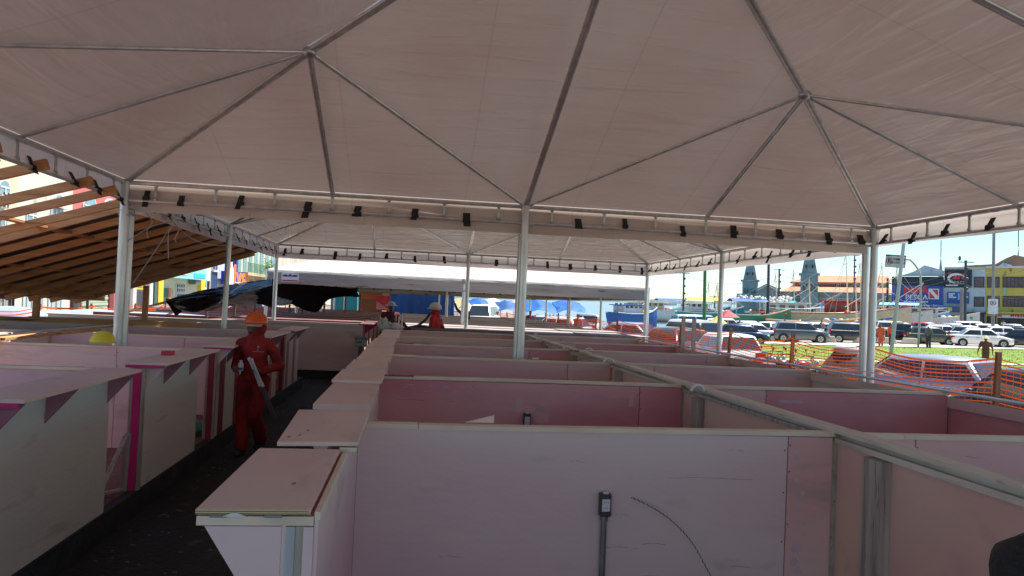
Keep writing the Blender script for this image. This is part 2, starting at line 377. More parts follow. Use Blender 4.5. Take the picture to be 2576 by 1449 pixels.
# ------------------------------------------------------------------ tents
mem3v = mat('shade-darkened dirty valance cloth', (.34, .31, .27), (.2, .17, .14), .8, 0, 1.2, (.5, .5, 5), .5, 6, .45, .8, spots=((.14, .1, .09), 3, .62, .7))  # valance cloth darkened to carry its shade, over streaks of dirt
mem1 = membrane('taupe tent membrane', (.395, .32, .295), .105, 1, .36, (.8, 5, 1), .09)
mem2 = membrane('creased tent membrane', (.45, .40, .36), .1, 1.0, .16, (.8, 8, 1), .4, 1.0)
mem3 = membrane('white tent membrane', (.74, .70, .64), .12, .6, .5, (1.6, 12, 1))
def prof(d, S, h0, h1, e):
    q = S/4
    return h1*d/q if d < q else h1+(h0-h1)*(d-q)/q
val1 = membrane('tent valance cloth', (.8, .72, .66), .3, .8, .45, (1.2, 5, 1))
def tent(x0, y0, S, zb, h0, h1, label, mem, detail=2, posts=True, h=.3, skip=(), valm=None):
    T = thing('frame_tent', label, 'tent', (x0, y0, 0), group='large frame tents over the market stalls')
    H = S/2
    # canopy: four faces with a slight sag between the rafters
    mb = MB(); uvs = []
    N, K = (56, 24) if detail > 1 else (28, 12)
    for side in range(4):
        def P(u, v, side=side):
            d = v*H; a = d+(S-2*d)*u; z = zb+prof(d, S, h0, h1, 0)
            # sag between rafters
            t = (a/S*4) % 1; sag = .035*math.sin(math.pi*t)*min(1, d/1.2)*(1-v)
            z -= sag*1.3-.035
            z += .012*min(1, d*3)*noise.noise(Vector((a*1.1+side*9, d*1.1, 1)))
            p = [(a, d), (S-d, a), (S-a, S-d), (d, S-a)][side]
            uvs.append((a, d)); return (p[0], p[1], z)
        mb.grid(P, N, K)
    c = mb.build('canopy', mem, T, smooth='all', fix=False)
    ul = c.data.uv_layers.new(name='uv')
    for lp in c.data.loops: ul.data[lp.index].uv = uvs[lp.vertex_index]
    # valance: hangs outside the frame
    mb = MB(); uvs = []
    cs = [(0, 0), (S, 0), (S, S), (0, S)]
    for s in range(4):
        a, b_ = Vector(cs[s]), Vector(cs[(s+1) % 4])
        nrm = Vector((b_-a)).normalized(); nrm = Vector((nrm.y, -nrm.x))
        def P(u, v):
            p = a+(b_-a)*u; L = u*S
            off = .02*noise.noise(Vector((L*.9, v*2, s*7)))*v+.012*math.sin(v*9+L)*v
            p = p+nrm*(off+.05*min(1, v*6))
            z = zb+.035-v*(h*(.72 if s == 3 and y0 < 0 else 1)+.06)+.02*noise.noise(Vector((L*.5, s*5, 3)))*v
            uvs.append((L, v*h)); return (p.x, p.y, z)
        mb.grid(P, 60, 6)
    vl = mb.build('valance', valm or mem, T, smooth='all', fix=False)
    ul = vl.data.uv_layers.new(name='uv')
    for lp in vl.data.loops: ul.data[lp.index].uv = uvs[lp.vertex_index]
    # frame
    cor = [(0, 0), (S, 0), (S, S), (0, S)]; mid = [(H, 0), (S, H), (H, S), (0, H)]
    q = S/4
    hip = [(q, q), (S-q, q), (S-q, S-q), (q, S-q)]
    ap = Vector((H, H, zb+h0-.03)); r = .026
    def twin(pts, r_):
        pts = [Vector(p) for p in pts]; d_ = pts[-1]-pts[0]; r_ = r_*.74; s_ = Vector((d_.y, -d_.x, 0)).normalized()*r_*1.05
        m_ = MB()
        m_.tube([p+s_ for p in pts], r_*.8, 8).tube([p-s_ for p in pts], r_*.8, 8)
        for a_, b_ in zip(pts, pts[1:]): m_.bar(a_-Vector((0, 0, r_*.2)), b_-Vector((0, 0, r_*.2)), r_*1.2, r_*.5)
        m_.build('rafter', steel, T, True)
    for i in range(4):
        A = Vector((*cor[i], zb)); P1 = Vector((*hip[i], zb+h1-.03)); B = Vector((*cor[(i+1) % 4], zb)); Mi = Vector((*mid[i], zb))
        Mp = Vector((*mid[(i-1) % 4], zb))
        twin([A, P1, ap], r*1.15)
        Q1 = (A*3+B)/4; 
        Dp = Vector((*cor[(i-1) % 4], zb)); Q2 = (A*3+Dp)/4
        twin([P1, Q1], r*.85)
        twin([P1, Q2], r*.85)
        twin([P1, Mi], r*.85)
        twin([P1, Mp], r*.85)
        twin([ap, Mi], r*1.05)
        MB().ell(P1, .07, .07, .05).build('hub_plate', castal, T, True)
        if i in skip: continue
        MB().tube([A, B], .028, 8).build('top_beam', steel, T, True)
        MB().tube([A-Vector((0, 0, .22)), B-Vector((0, 0, .22))], .02, 8).build('lower_beam', steel, T, True)
        if detail:
            d = (B-A).normalized(); nb = 14
            for k in range(nb):
                p = A+d*(S*(k+.5)/nb)
                m_ = MB().bar(p, p-Vector((0, 0, .2)), .03, .014, up=d.cross(Vector((0, 0, 1))))
                m_.ell(p-Vector((0, 0, .19)), .028, .028, .03, 6, 4); m_.ell(p-Vector((0, 0, .03)), .024, .024, .024, 6, 4)
                m_.build('brace', castal, T)
            nrm = Vector((d.y, -d.x, 0))
            for k in range(nb+1):
                if abs(k-nb/2) < .2: continue
                p = A+d*(S*(min(max(k, .25), nb-.25)+rg.uniform(-.1, .1))/nb)-Vector((0, 0, .13+rg.uniform(-.03, .02)))
                tw = rg.uniform(-.035, .035); ww = rg.uniform(.03, .048); dl = rg.uniform(.10, .19)
                m_ = MB()
                m_.add([p+d*-ww+nrm*.035, p+d*ww+nrm*.035, p+d*(ww+tw)-nrm*.03+Vector((0, 0, -dl)), p+d*(-ww+tw)-nrm*.03+Vector((0, 0, -dl)),
                        p+d*-ww+nrm*.047+Vector((0, 0, .03)), p+d*ww+nrm*.047+Vector((0, 0, .03)), p+d*(ww+tw)-nrm*.045+Vector((0, 0, -dl-.01)), p+d*(-ww+tw)-nrm*.045+Vector((0, 0, -dl-.01))],
                       [(3, 2, 1, 0), (4, 5, 6, 7), (0, 1, 5, 4), (1, 2, 6, 5), (2, 3, 7, 6), (3, 0, 4, 7)])
                m_.tube([p-Vector((0, 0, .08))-d*ww*1.05, p-Vector((0, 0, .08))+d*ww*1.05], .03, 8)
                m_.build('strap', black, T)
    MB().tube([ap-Vector((0, 0, .25)), ap+Vector((0, 0, .05))], .06, 10).build('hub_plate', castal, T)
    if posts:
        for i, (px, py) in enumerate([c for j in range(4) for c in (cor[j], mid[j])]):
            lean = (.02*math.sin(i*2.1+x0), .015*math.cos(i*1.7))
            MB().tube([(px-lean[0], py-lean[1], 0), (px, py, zb)], .052, 12).tube([(px, py, zb-.02), (px, py, zb+.03)], .065, 12)\
                .box(px-lean[0]-.09, px-lean[0]+.09, py-lean[1]-.09, py-lean[1]+.09, 0, .012).build('post', steel, T, True)
    return T
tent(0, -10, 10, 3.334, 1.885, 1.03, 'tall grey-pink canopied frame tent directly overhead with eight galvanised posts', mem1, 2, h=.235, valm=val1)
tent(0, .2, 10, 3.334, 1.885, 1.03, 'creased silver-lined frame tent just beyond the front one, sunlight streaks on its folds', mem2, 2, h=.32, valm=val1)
gt = MB().box(0, 10, .06, .15, 3.30, 3.36).box(9.9, 10.06, .05, .16, 3.22, 3.299).build('rain_gutter', flat('white gutter', (.7, .7, .68)))
solo(gt, 'white rain gutter between the two overhead tents', 'gutter')
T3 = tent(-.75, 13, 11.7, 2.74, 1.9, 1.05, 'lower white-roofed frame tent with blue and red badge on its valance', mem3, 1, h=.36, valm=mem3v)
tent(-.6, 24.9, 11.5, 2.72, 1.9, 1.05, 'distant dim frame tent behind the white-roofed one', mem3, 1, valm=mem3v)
# badge on the valance of the white-roofed tent
bd = MB().box(.42, .92, -.075, -.07, 2.42, 2.68).build('badge', flat('badge white', (.75, .75, .78)), T3)
navy = flat('navy ink', (.02, .05, .2)); redink = flat('red ink', (.5, .02, .04))
MB().prism([(.46, 2.58), (.46, 2.64), (.5, 2.62), (.55, 2.64), (.61, 2.6), (.67, 2.665), (.73, 2.6), (.79, 2.64), (.84, 2.62), (.88, 2.64), (.88, 2.58), (.8, 2.57), (.67, 2.58), (.54, 2.57)], -.08, -.076).build('mark', navy, bd)
MB().box(.43, .91, -.08, -.076, 2.44, 2.475).build('mark', redink, bd)
# ------------------------------------------------------------------ market stalls
outlet_w = flat('outlet white', (.75, .75, .76), .4); outlet_g = flat('outlet dark frame', (.04, .045, .055), .4)
boxm = mat('thin metal box', (.3, .32, .34), (.2, .21, .22), .4, .7, 12)
FL = .22; TOPZ = 1.345
NTH = ['nearest', 'second', 'third', 'fourth', 'fifth', 'sixth', 'seventh', 'eighth', 'ninth', 'tenth']
def outlet(T, x, y, z, face=-1, pipe=True):
    """socket on a surface facing -y"""
    o = MB().box(x-.028, x+.034, y-.05, y, z-.062, z+.062).build('outlet_box', outlet_g, T, bevel=.006)
    MB().box(x-.02, x+.024, y-.056, y-.0505, z-.03, z+.036).build('socket_plate', outlet_w, o)
    h = MB()
    for dz in (.018, -.012):
        for dx in (-.008, .002, .012): h.tube([(x+dx, y-.0575, z+dz+(0.003 if dx == .002 else 0)), (x+dx, y-.0566, z+dz+(0.003 if dx == .002 else 0))], .0028, 6)
    h.build('socket_hole', black, o)
    MB().box(x-.012, x+.016, y-.05, y-.01, z+.0625, z+.072).build('gland', outlet_w, o)
    if pipe:
        MB().tube([(x+.003, y-.02, z-.09), (x+.004, y-.02, .23)], .017, 8).tube([(x+.003, y-.02, z-.062), (x+.003, y-.02, z-.09)], .022, 8).build('conduit', boxm, T, True)
def knots(mb, x0, x1, y, z0, z1, n, seed):
    g = random.Random(seed)
    for k in range(n):
        x, z = g.uniform(x0, x1), g.uniform(z0, z1); w = g.uniform(.03, .2) if k else .5
        for i in range(6):
            if g.random() < .25: continue
            a_, b2 = x-w/2+w*i/6, x-w/2+w*(i+1)/6; t_ = g.uniform(.0004, .0014); zz = z+.004*math.sin(i*.9+seed)
            mb.add([(a_, y-.0012, zz), (b2, y-.0012, zz-.0008), (b2, y-.0012, zz+t_), (a_, y-.0012, zz+t_)], [(0, 1, 2, 3)])
def screws(mb, x, y, zs):
    for z in zs: mb.tube([(x, y-.0015, z), (x, y+.001, z)], .0045, 6)
crack = flat('dark crack', (.06, .04, .05), .9)
fill_m = mat('filler patch', (.70, .52, .54), (.62, .42, .46), .8, 0, 8)

def long_partition(T, x0, x1, y, m, m2, joint, seed, rail=rail_m, jx=None, mids=(), top=TOPZ):
    """double plywood wall across the stalls, visible face towards -y"""
    g = random.Random(seed)
    z1 = top
    MB().box(x0, joint-.003, y-.03, y-.018, FL, z1-.001).build('panel', m, T)
    MB().box(joint+.003, x1-.012, y-.031, y-.018, FL, z1-.001).build('panel', m2, T)
    MB().box(x0, x1, y+.018, y+.03, FL, z1-.001).build('panel', m, T)
    st = MB()
    for x in (x0+.03, (x0+x1)/2, x1-.04): st.box(x-.02, x+.02, y-.0175, y+.0175, FL, z1)
    st.build('stud', rawwood, T)
    # top rail: several lengths not quite in line
    xs_ = [x0-.0, x0+.27+g.uniform(0, .05), x1]
    for a, b_ in zip(xs_, xs_[1:]):
        dz = g.uniform(-.003, .004)
        r_ = MB(); n_ = 10
        def P(k, yy, zz): 
            x = a+.002+(b_-a-.004)*k/n_; return (x, yy+.003*math.sin(x*2.2+seed), zz+dz+.004*math.sin(x*1.3+seed*1.7))
        for k in range(n_):
            r_.add([P(k, y-.04, z1), P(k, y+.04, z1), P(k, y+.04, z1+.024), P(k, y-.04, z1+.024),
                    P(k+1, y-.04, z1), P(k+1, y+.04, z1), P(k+1, y+.04, z1+.024), P(k+1, y-.04, z1+.024)],
                   [(0, 4, 5, 1), (3, 2, 6, 7), (0, 3, 7, 4), (1, 5, 6, 2)]+([(0, 1, 2, 3)] if k == 0 else [])+([(4, 7, 6, 5)] if k == n_-1 else []))
        r_.build('top_rail', rail, T)
    c = MB(); knots(c, x0+.1, x1-.4, y-.031, FL+.3, z1-.06, 9, seed)
    screws(c, joint-.02, y-.0315, [z1-.08, z1-.32, z1-.6]); screws(c, joint+.012, y-.0325, [z1-.05, z1-.2, z1-.5])
    c.build('crack', crack, T)

def bracket(T, x0, x1, z1, dep, y, th, m):
    """triangle under a counter: x0 at the wall, x1 at the outer edge"""
    return MB().prism([(x0, z1), (x1, z1), (x0, z1-dep)], y, y+th, 'y').build('bracket', m, T)

Y0 = -8.05; DY = 2.45
looksR = [(ply_lilac, ply_mid), (ply_deep, ply_deep), (ply_mid, ply_mid), (ply_mid, ply_deep), (ply_mid, ply_mid), (ply_mid, ply_deep)]
descR = ['lilac-white pink stall with double socket on its back wall', 'deep pink stall with small socket low on its wall', 'pale pink stall with lilac wall around the middle post',
         'faded pink stall just past the middle post', 'dusty pink stall one before the last', 'last dusty pink stall before the cross aisle']
for k in range(6):
    a = Y0+DY*k; b_ = a+DY
    T = thing('market_stall', 'right of the dark aisle: '+descR[k], 'market stall', (0, 0, 0), group='stalls right of the aisle')
    m1, m2 = looksR[k]
    yo = a+.76; ye = b_+.2
    if k >= 2: yo = a+.66
    # front wall towards the aisle
    MB().box(3.222, 3.234, yo+.004, ye, FL, 1.325).build('front_panel', ply_beige if k else ply_lilac, T)
    MB().box(3.318, 3.33, yo+.004, b_-.0315, FL, 1.343).build('front_panel', ply_lilac if k == 0 else ply_mid, T)
    e = MB().box(3.2345, 3.262, yo, yo+.05, FL, 1.322); e.build('door_post', mat('pale blue white stud', (.5, .58, .6), (.42, .42, .42), .8, 0, 4, (4, 4, .6)), T)
    MB().box(3.2625, 3.287, yo+.003, yo+.05, FL, 1.322).build('door_post', rawwood, T)
    MB().box(3.2875, 3.3175, yo-.004, yo+.05, FL, 1.322).build('door_post', ply_lilac, T)
    MB().box(3.225, 3.3175, ye-.04, ye+.003, FL, 1.322).build('door_post', rawwood, T)
    for yy in (yo+.0, (yo+ye)/2, ye-.02): bracket(T, 3.2215, 2.995, 1.322, .26 if k else .36, yy+.002, .014, ply_lilac if k < 2 else ply_beige)
    # counter boards
    cb = MB()
    if k == 0:
        s1 = MB().box(2.97, 3.305, yo, yo+.92, 1.358, 1.375).build('counter_board', [ply_top], T)
        # layered plywood edges stand a hair proud
        MB().box(2.968, 3.3, yo-.003, yo-.0005, 1.359, 1.374).build('board_edge', plyedge, s1)
        MB().box(2.972, 3.316, yo-.002, yo+.93, 1.3255, 1.353).build('under_board', rail_m, T)
        for hx in (3.03, 3.19): MB().box(hx-.02, hx+.03, yo-.006, yo-.0035, 1.350, 1.358).build('hinge', boxm, T)
        MB().prism([(3.05, 1.3545), (3.12, 1.3545), (3.09, 1.366), (3.075, 1.366)], yo-.012, yo-.007, 'y').build('torn_flap', outlet_w, T)
        MB().box(3.318, 3.336, yo, yo+.93, 1.343, 1.368).build('inner_lath', rail_m, T)
        MB().box(3.308, 3.3165, yo+.002, yo+.9, 1.3535, 1.361).build('gap_strip', redpaint, T)
        MB().add([(3.035, yo+.955, 1.378), (3.375, yo+.955, 1.384), (3.375, ye+.0, 1.384), (2.985, ye, 1.378), (3.035, yo+.955, 1.396), (3.375, yo+.955, 1.402), (3.375, ye, 1.402), (2.985, ye, 1.396)],
                 [(3, 2, 1, 0), (4, 5, 6, 7), (0, 1, 5, 4), (1, 2, 6, 5), (2, 3, 7, 6), (3, 0, 4, 7)]).build('counter_board', ply_top, T)
        MB().box(3.3, 3.372, yo+.95, yo+1.0, 1.358, 1.377).build('spacer', rail_m, T)
        cr = MB(); 
        for (x, y) in ((3.06, yo+1.05), (3.1, yo+1.1), (3.12, yo+1.22), (3.2, yo+.3)): cr.box(x, x+.012, y, y+.03, 1.3755 if y < yo+.9 else 1.3965+ (x-3)*.016, 1.3995 if y > yo+.9 else 1.3765)
        cr.build('paint_chip', pinkpaint, T)
    elif k == 1:
        MB().box(3.0, 3.352, yo-.08, yo+1.1, 1.328, 1.362).build('counter_board', ply_top, T)
        MB().box(2.985, 3.37, yo+1.1, ye+.1, 1.364, 1.386).build('counter_board', ply_top, T)
    else:
        n_ = 2
        for j in range(n_):
            y_a = (a if k > 2 else yo)+(ye-(a if k > 2 else yo))*j/n_; y_b = (a if k > 2 else yo)+(ye-(a if k > 2 else yo))*(j+1)/n_
            if k > 2: y_a += .2 if j == 0 else .1; y_b += .1 if j == 0 else 0
            ox = .015*math.sin(k*3+j*2)
            MB().box(2.985+ox, 3.345+ox, y_a+.002, y_b-.002, 1.328, 1.366+.004*j).build('counter_board', ply_top, T)
    long_partition(T, 3.332, 6.04, b_, m1, m2, [5.755, 5.645, 5.5, 5.4, 5.5, 5.55][k], k)
    if k == 0:
        outlet(T, 4.68, b_-.031, .955)
        g2 = random.Random(31)
        for i in range(13):
            x, z = 5.80+g2.uniform(0, .07), 1.24-.075*i+g2.uniform(-.015, .015); r1 = g2.uniform(.012, .03)
            pl_ = [(x+r1*(1+.3*math.sin(j*2+i))*math.cos(2*math.pi*j/12), z+r1*(1.1+.3*math.cos(j*3+i))*math.sin(2*math.pi*j/12)) for j in range(12)]
            MB().prism(pl_, b_-.0318, b_-.0308, 'y').build('filler_smudge', fill_m, T)
    if k == 1:
        outlet(T, 4.62, b_-.031, 1.02, pipe=True)
        g2 = random.Random(77); sc = MB()
        for i in range(26): x = 3.5+g2.random()**1.5*1.6; w = g2.uniform(.01, .06); z = 1.27+g2.uniform(-.03, .03); sc.prism([(x, z), (x+w, z+.003), (x+w*.8, z+g2.uniform(.004, .014)), (x+w*.1, z+.008)], b_-.0318, b_-.0308, 'y')
        sc.build('chipped_paint', fill_m, T)
        for x0_, x1_, z0_, z1_ in ((4.52, 4.58, 1.09, 1.2), (4.69, 4.82, 1.0, 1.14), (5.55, 5.59, 1.16, 1.26)): MB().box(x0_, x1_, b_-.0315, b_-.0306, z0_, z1_).build('primer_patch', ply_mid, T)
    if k == 2:
        MB().box(5.05, 5.13, b_-.05, b_-.0415, 1.38, 1.40).build('lath', rail_m, T)
    if k in (1, 3): MB().box(3.34, 3.62, b_-.043, b_+.043, 1.3701, 1.378).build('red_offcut', redpaint, T)
    # spine wall segment: panel, posts, rail boards
    ys_ = a+.0; 
    MB().box(6.06, 6.072, a+.035, b_-.035, FL, 1.31).build('panel', ply_warm, T)
    MB().box(6.02, 6.058, b_-.36, b_-.335, FL, 1.30).build('stud', rail_m, T)
    MB().box(6.0, 6.0585, b_-.52, b_-.361, FL, 1.305).build('stud', rawwood, T)
    MB().box(6.04, 6.0585, a+.05, b_-.03, 1.312, 1.343).build('side_rail', rawwood if k == 1 else railY, T)
    for j in range(2):
        y_a = a+DY*j/2; sx = .006*math.sin(k*2+j)
        MB().box(6.03+sx, 6.15+sx, y_a+.002, y_a+DY/2-.002, 1.37+.002*j, 1.392+.002*j).build('spine_rail', railY, T)
    MB().box(6.075, 6.135, a+.04, b_-.04, FL, 1.3685).build('spine_core', railY, T)
    # small arches of flexible conduit over the rail
    def arch(x, y, r_, ang, par):
        pts = [(x+math.cos(ang)*r_*math.cos(t), y+math.sin(ang)*r_*math.cos(t), 1.385+r_*.75*math.sin(t)) for t in [math.pi*i/8 for i in range(9)]]
        MB().tube(pts, .012, 8).build('conduit_loop', pvc, par, True)
    if k in (1, 2, 3, 4): arch(5.95, b_-.62 if k == 1 else b_-.25, .065, .3, T)
    if k in (3, 5): arch(6.25, b_-.45, .05, .2, T)
    # the outer row behind the spine
    T2 = thing('market_stall', 'outer right row: '+['pink stall next to the leaning silver car side', 'pink-grey stall with pale streak on its wall', 'mauve stall by the twin corner posts', 'mauve stall with light oval patch on its wall',
               'small distant mauve stall in front of parked cars', 'smallest mauve stall at the end of the outer row'][k], 'market stall', (0, 0, 0), group='stalls along the outer edge')
    xo = 8.72
    long_partition(T2, 6.16, xo-.02, b_+.0, [ply_mid, ply_mid, ply_mid, ply_mid, ply_mid, ply_mid][k], [ply_mid, ply_deep, ply_mid, ply_mid, ply_deep, ply_mid][k], [6.55, 6.85, 6.6, 8.3, 6.7, 6.9][k], k+20)
    MB().box(xo-.018, xo-.006, a+.7, b_-.0, FL, 1.29).build('back_panel', [ply_deep, ply_deep, ply_beige, ply_mid, ply_mid, ply_mid][k], T2)
    MB().box(xo-.018, xo-.006, a+.002, a+.699, FL, 1.29).build('back_panel', ply_deep if k != 2 else pinkpaint, T2)
    MB().box(xo-.045, xo-.0185, a+.04, b_-.04, 1.235, 1.335).build('side_rail', ply_pale, T2)
    for j in range(2):
        y_a = a+DY*j/2; sx = .012*math.sin(k*2.3+j*4)
        MB().add([(xo-.05+sx, y_a+.003, 1.375), (xo+.27+sx, y_a+.003, 1.35), (xo+.27+sx, y_a+DY/2-.003, 1.35), (xo-.05+sx, y_a+DY/2-.003, 1.375),
                  (xo-.05+sx, y_a+.003, 1.393), (xo+.27+sx, y_a+.003, 1.368), (xo+.27+sx, y_a+DY/2-.003, 1.368), (xo-.05+sx, y_a+DY/2-.003, 1.393)],
                 [(3, 2, 1, 0), (4, 5, 6, 7), (0, 1, 5, 4), (1, 2, 6, 5), (2, 3, 7, 6), (3, 0, 4, 7)]).build('counter_board', mat('pale outer counter board', (.62, .56, .56), (.54, .46, .47), .6, 0, 2, (1, .6, 1)), T2)
    if k == 1: MB().box(6.98, 7.2, b_-.0335, b_-.0305, 1.235, 1.26).build('filler_patch', fill_m, T2)
    if k == 3: MB().tube([(7.55, b_-.0335, 1.2), (7.55, b_-.0305, 1.2)], .09, 20).build('filler_patch', fill_m, T2)
# the near stretch of spine that runs past the camera
T = thing('spine_rail', 'raw whitewashed rail and warm pink wall running out of the lower right corner', 'wall', (0, 0, 0))
MB().box(6.06, 6.072, -9.4, -8.09, FL, 1.31).build('panel', ply_warm, T); MB().box(6.03, 6.15, -9.4, -8.055, 1.37, 1.39).build('rail', railY, T)
MB().box(6.04, 6.0585, -9.4, -8.05, 1.312, 1.343).build('side_rail', railY, T)
# wire hanging out of the wall of the first stall
pts = [(4.84, -5.635, .99), (4.93, -5.68, .955), (5.02, -5.70, .905), (5.10, -5.72, .84), (5.17, -5.735, .76), (5.23, -5.75, .66), (5.29, -5.76, .55), (5.34, -5.77, .42), (5.36, -5.77, .23)]
def catm(P, n=8):
    P = [Vector(p) for p in P]; out = []
    for i in range(len(P)-1):
        p0, p1, p2, p3 = P[max(i-1, 0)], P[i], P[i+1], P[min(i+2, len(P)-1)]
        for k in range(n):
            t = k/n; out.append(.5*((2*p1)+(p2-p0)*t+(2*p0-5*p1+4*p2-p3)*t*t+(3*p1-p0-3*p2+p3)*t**3))
    out.append(P[-1]); return out
cp_ = catm(pts)
w1 = MB(); w2 = MB()
for W, ph, in ((w1, 0), (w2, math.pi)):
    q_ = [p+Vector((.002*math.cos(i*1.7+ph), 0, .002*math.sin(i*1.7+ph))) for i, p in enumerate(catm(pts, 16))]
    W.tube(q_, .0031, 5)
o = w1.build('wire', flat('grey wire', (.55, .55, .55)), None, True); w2.build('strand', flat('black wire', (.03, .03, .03)), o, True)
solo(o, 'twisted black and grey wire sticking out of the nearest stall wall', 'wire')

# ---------------------------------------------------------------- left block
YL = -8.17; DL = 2.47
descL = ['far-left stall wall at the picture edge', 'beige stall with two pink triangles nearest the camera', 'beige stall behind the hot pink door post, pink block on top', 'third beige stall with green bag in its doorway',
         'beige stall directly behind the walking man', 'pink-striped stall past the walking man', 'last striped stall beside the white end wall']
for k in range(7):
    a = YL+DL*k-2.47+2.47; b_ = a+DL
    if k == 6: break
    T = thing('market_stall', 'left of the aisle: '+descL[k], 'market stall', (0, 0, 0), group='stalls left of the aisle')
    yo = a+.63; ye = b_-.07
    MB().box(1.188, 1.2, yo+.006, ye, FL, 1.335).build('front_panel', ply_beige if k < 4 else ply_pale, T)
    MB().box(1.09, 1.102, yo+.006, ye, FL, 1.335).build('front_panel', ply_lilac, T)
    MB().box(1.128, 1.196, yo-.014, yo+.0, FL, 1.34).build('pink_post', hotpink if k < 3 else redpaint, T)
    MB().box(1.1985, 1.222, yo-.01, yo+.04, FL, 1.34).build('door_post', rawwood, T)
    MB().box(1.103, 1.127, yo-.01, yo+.04, FL, 1.34).build('door_post', rawwood, T)
    MB().box(1.103, 1.187, ye-.04, ye+.003, FL, 1.334).build('door_post', ply_lilac, T)
    MB().add([(1.05, yo-.02, 1.345), (1.42, yo-.02, 1.345), (1.40, ye+.1, 1.345), (1.03, ye+.1, 1.345), (1.05, yo-.02, 1.369), (1.42, yo-.02, 1.369), (1.40, ye+.1, 1.369), (1.03, ye+.1, 1.369)],
             [(3, 2, 1, 0), (4, 5, 6, 7), (0, 1, 5, 4), (1, 2, 6, 5), (2, 3, 7, 6), (3, 0, 4, 7)]).build('counter_board', ply_top, T)
    MB().box(1.06, 1.39, yo-.024, yo-.008, 1.318, 1.343).build('edge_strip', hotpink if k < 4 else redpaint, T)
    for j, f_ in enumerate((0.02, .33, .8) if k != 1 else (.02, .4, .97)):
        yy = yo+(ye-yo)*f_
        bracket(T, 1.2005, 1.405, 1.3445, .24, yy+.005, .012, pinkpaint if (j or k < 2) else ply_pale)
    if k >= 3:
        for f_ in (.15, .6): MB().box(1.2, 1.208, yo+(ye-yo)*f_, yo+(ye-yo)*(f_+.13), FL, 1.344).build('stripe_board', pinkpaint if k > 3 else redpaint, T)
    long_partition(T, -1.5, 1.088, b_, ply_lilac if k != 2 else ply_pale, ply_lilac, .3, k+40)
    # second cell, left of its spine
    long_partition(T, -4.2, -1.66, b_, ply_pale, ply_pale, -2.4, k+60)
    MB().box(-1.62, -1.54, a+.04, b_-.04, FL, 1.34).build('spine_core', ply_pale, T)
    MB().box(-1.64, -1.52, a+.002, b_-.002, 1.37, 1.392).build('spine_rail', railY, T)
    MB().box(-4.24, -4.212, a+.004, b_-.004, FL, 1.34).build('back_panel', ply_pale, T)
# ---------------------------------------------------------------- second blocks beyond the cross aisle
T = thing('end_wall', 'broad pinkish white end wall at the head of the second left block', 'wall', (0, 0, 0))
MB().box(-4.9, 2.34, 8.962, 8.974, FL, 1.34).build('panel', ply_pale, T); MB().box(-4.9, 2.36, 8.9, 9.02, 1.342, 1.362).build('top_rail', rail_m, T)
MB().box(2.342, 2.37, 8.955, 9.0, FL, 1.34).build('corner_post', rail_m, T)
protoL = thing('market_stall', 'dark red topped stall first behind the white end wall', 'market stall', (0, 9.02, 0), group='unfinished stalls of the second left block')
MB().box(2.35, 2.362, .62, 2.38, FL, 1.33).build('front_panel', ply_mid, protoL)
MB().box(2.363, 2.371, .62, .9, FL, 1.33).build('stripe_board', redpaint, protoL)
MB().box(2.363, 2.371, 1.5, 1.75, FL, 1.33).build('stripe_board', pinkpaint, protoL)
MB().box(2.2, 2.56, .6, 2.44, 1.335, 1.36).build('counter_board', maroon, protoL)
for yy in (.62, 1.5, 2.36): MB().prism([(2.372, 1.334), (2.55, 1.334), (2.372, 1.1)], yy, yy+.012, 'y').build('bracket', redpaint, protoL)
MB().box(-4.9, 2.34, 2.4, 2.46, FL, 1.335).build('partition', maroon, protoL); MB().box(-4.9, 2.195, 2.37, 2.455, 1.336, 1.358).build('top_rail', maroon, protoL)
MB().box(-1.4, 2.19, .3, 1.5, 1.336, 1.352).build('cover_sheet', maroon, protoL); MB().box(-1.3, -1.22, .0, 2.365, 1.336, 1.37).build('spine_rail', maroon, protoL)
for k in range(1, 9):
    dup(protoL, (0, 9.02+2.46*k, 0), 0, 'dark red topped stall, %s behind the white end wall' % NTH[k])
T = thing('end_wall', 'grey-topped end wall at the head of the second right block', 'wall', (0, 0, 0))
MB().box(3.3, 9.3, 8.812, 8.824, FL, 1.31).build('panel', ply_pale, T); MB().box(3.28, 9.4, 8.76, 8.87, 1.312, 1.335).build('top_rail', greytop, T)
protoR = thing('market_stall', 'grey sheet covered stall first behind the cross aisle', 'market stall', (0, 8.9, 0), group='covered stalls of the second right block')
MB().box(3.35, 3.362, 0, 2.42, FL, 1.3).build('front_panel', ply_pale, protoR)
MB().box(3.35, 9.3, 2.38, 2.43, FL, 1.31).build('partition', ply_pale, protoR)
MB().box(3.05, 5.6, .02, 2.3, 1.325, 1.34).build('cover_sheet', greytop, protoR)
MB().box(5.62, 8.1, .2, 2.4, 1.318, 1.333).build('cover_sheet', greytop, protoR)
MB().box(7.9, 9.7, -.1, 1.1, 1.341, 1.356).build('cover_sheet', greytop, protoR)
MB().box(8.12, 9.45, 1.15, 2.36, 1.322, 1.337).build('cover_sheet', greytop, protoR)
for k in range(1, 8):
    dup(protoR, (.06*math.sin(k*5), 8.9+2.46*k, .01*math.sin(k*2)), 0, 'grey sheet covered stall, %s behind the cross aisle' % NTH[k])
MB_ = MB().box(4.6, 6.1, 7.2, 8.75, 1.345, 1.36).build('cover_sheet', greytop); solo(MB_, 'loose grey plywood sheet bridging the cross aisle behind the right stalls', 'board')
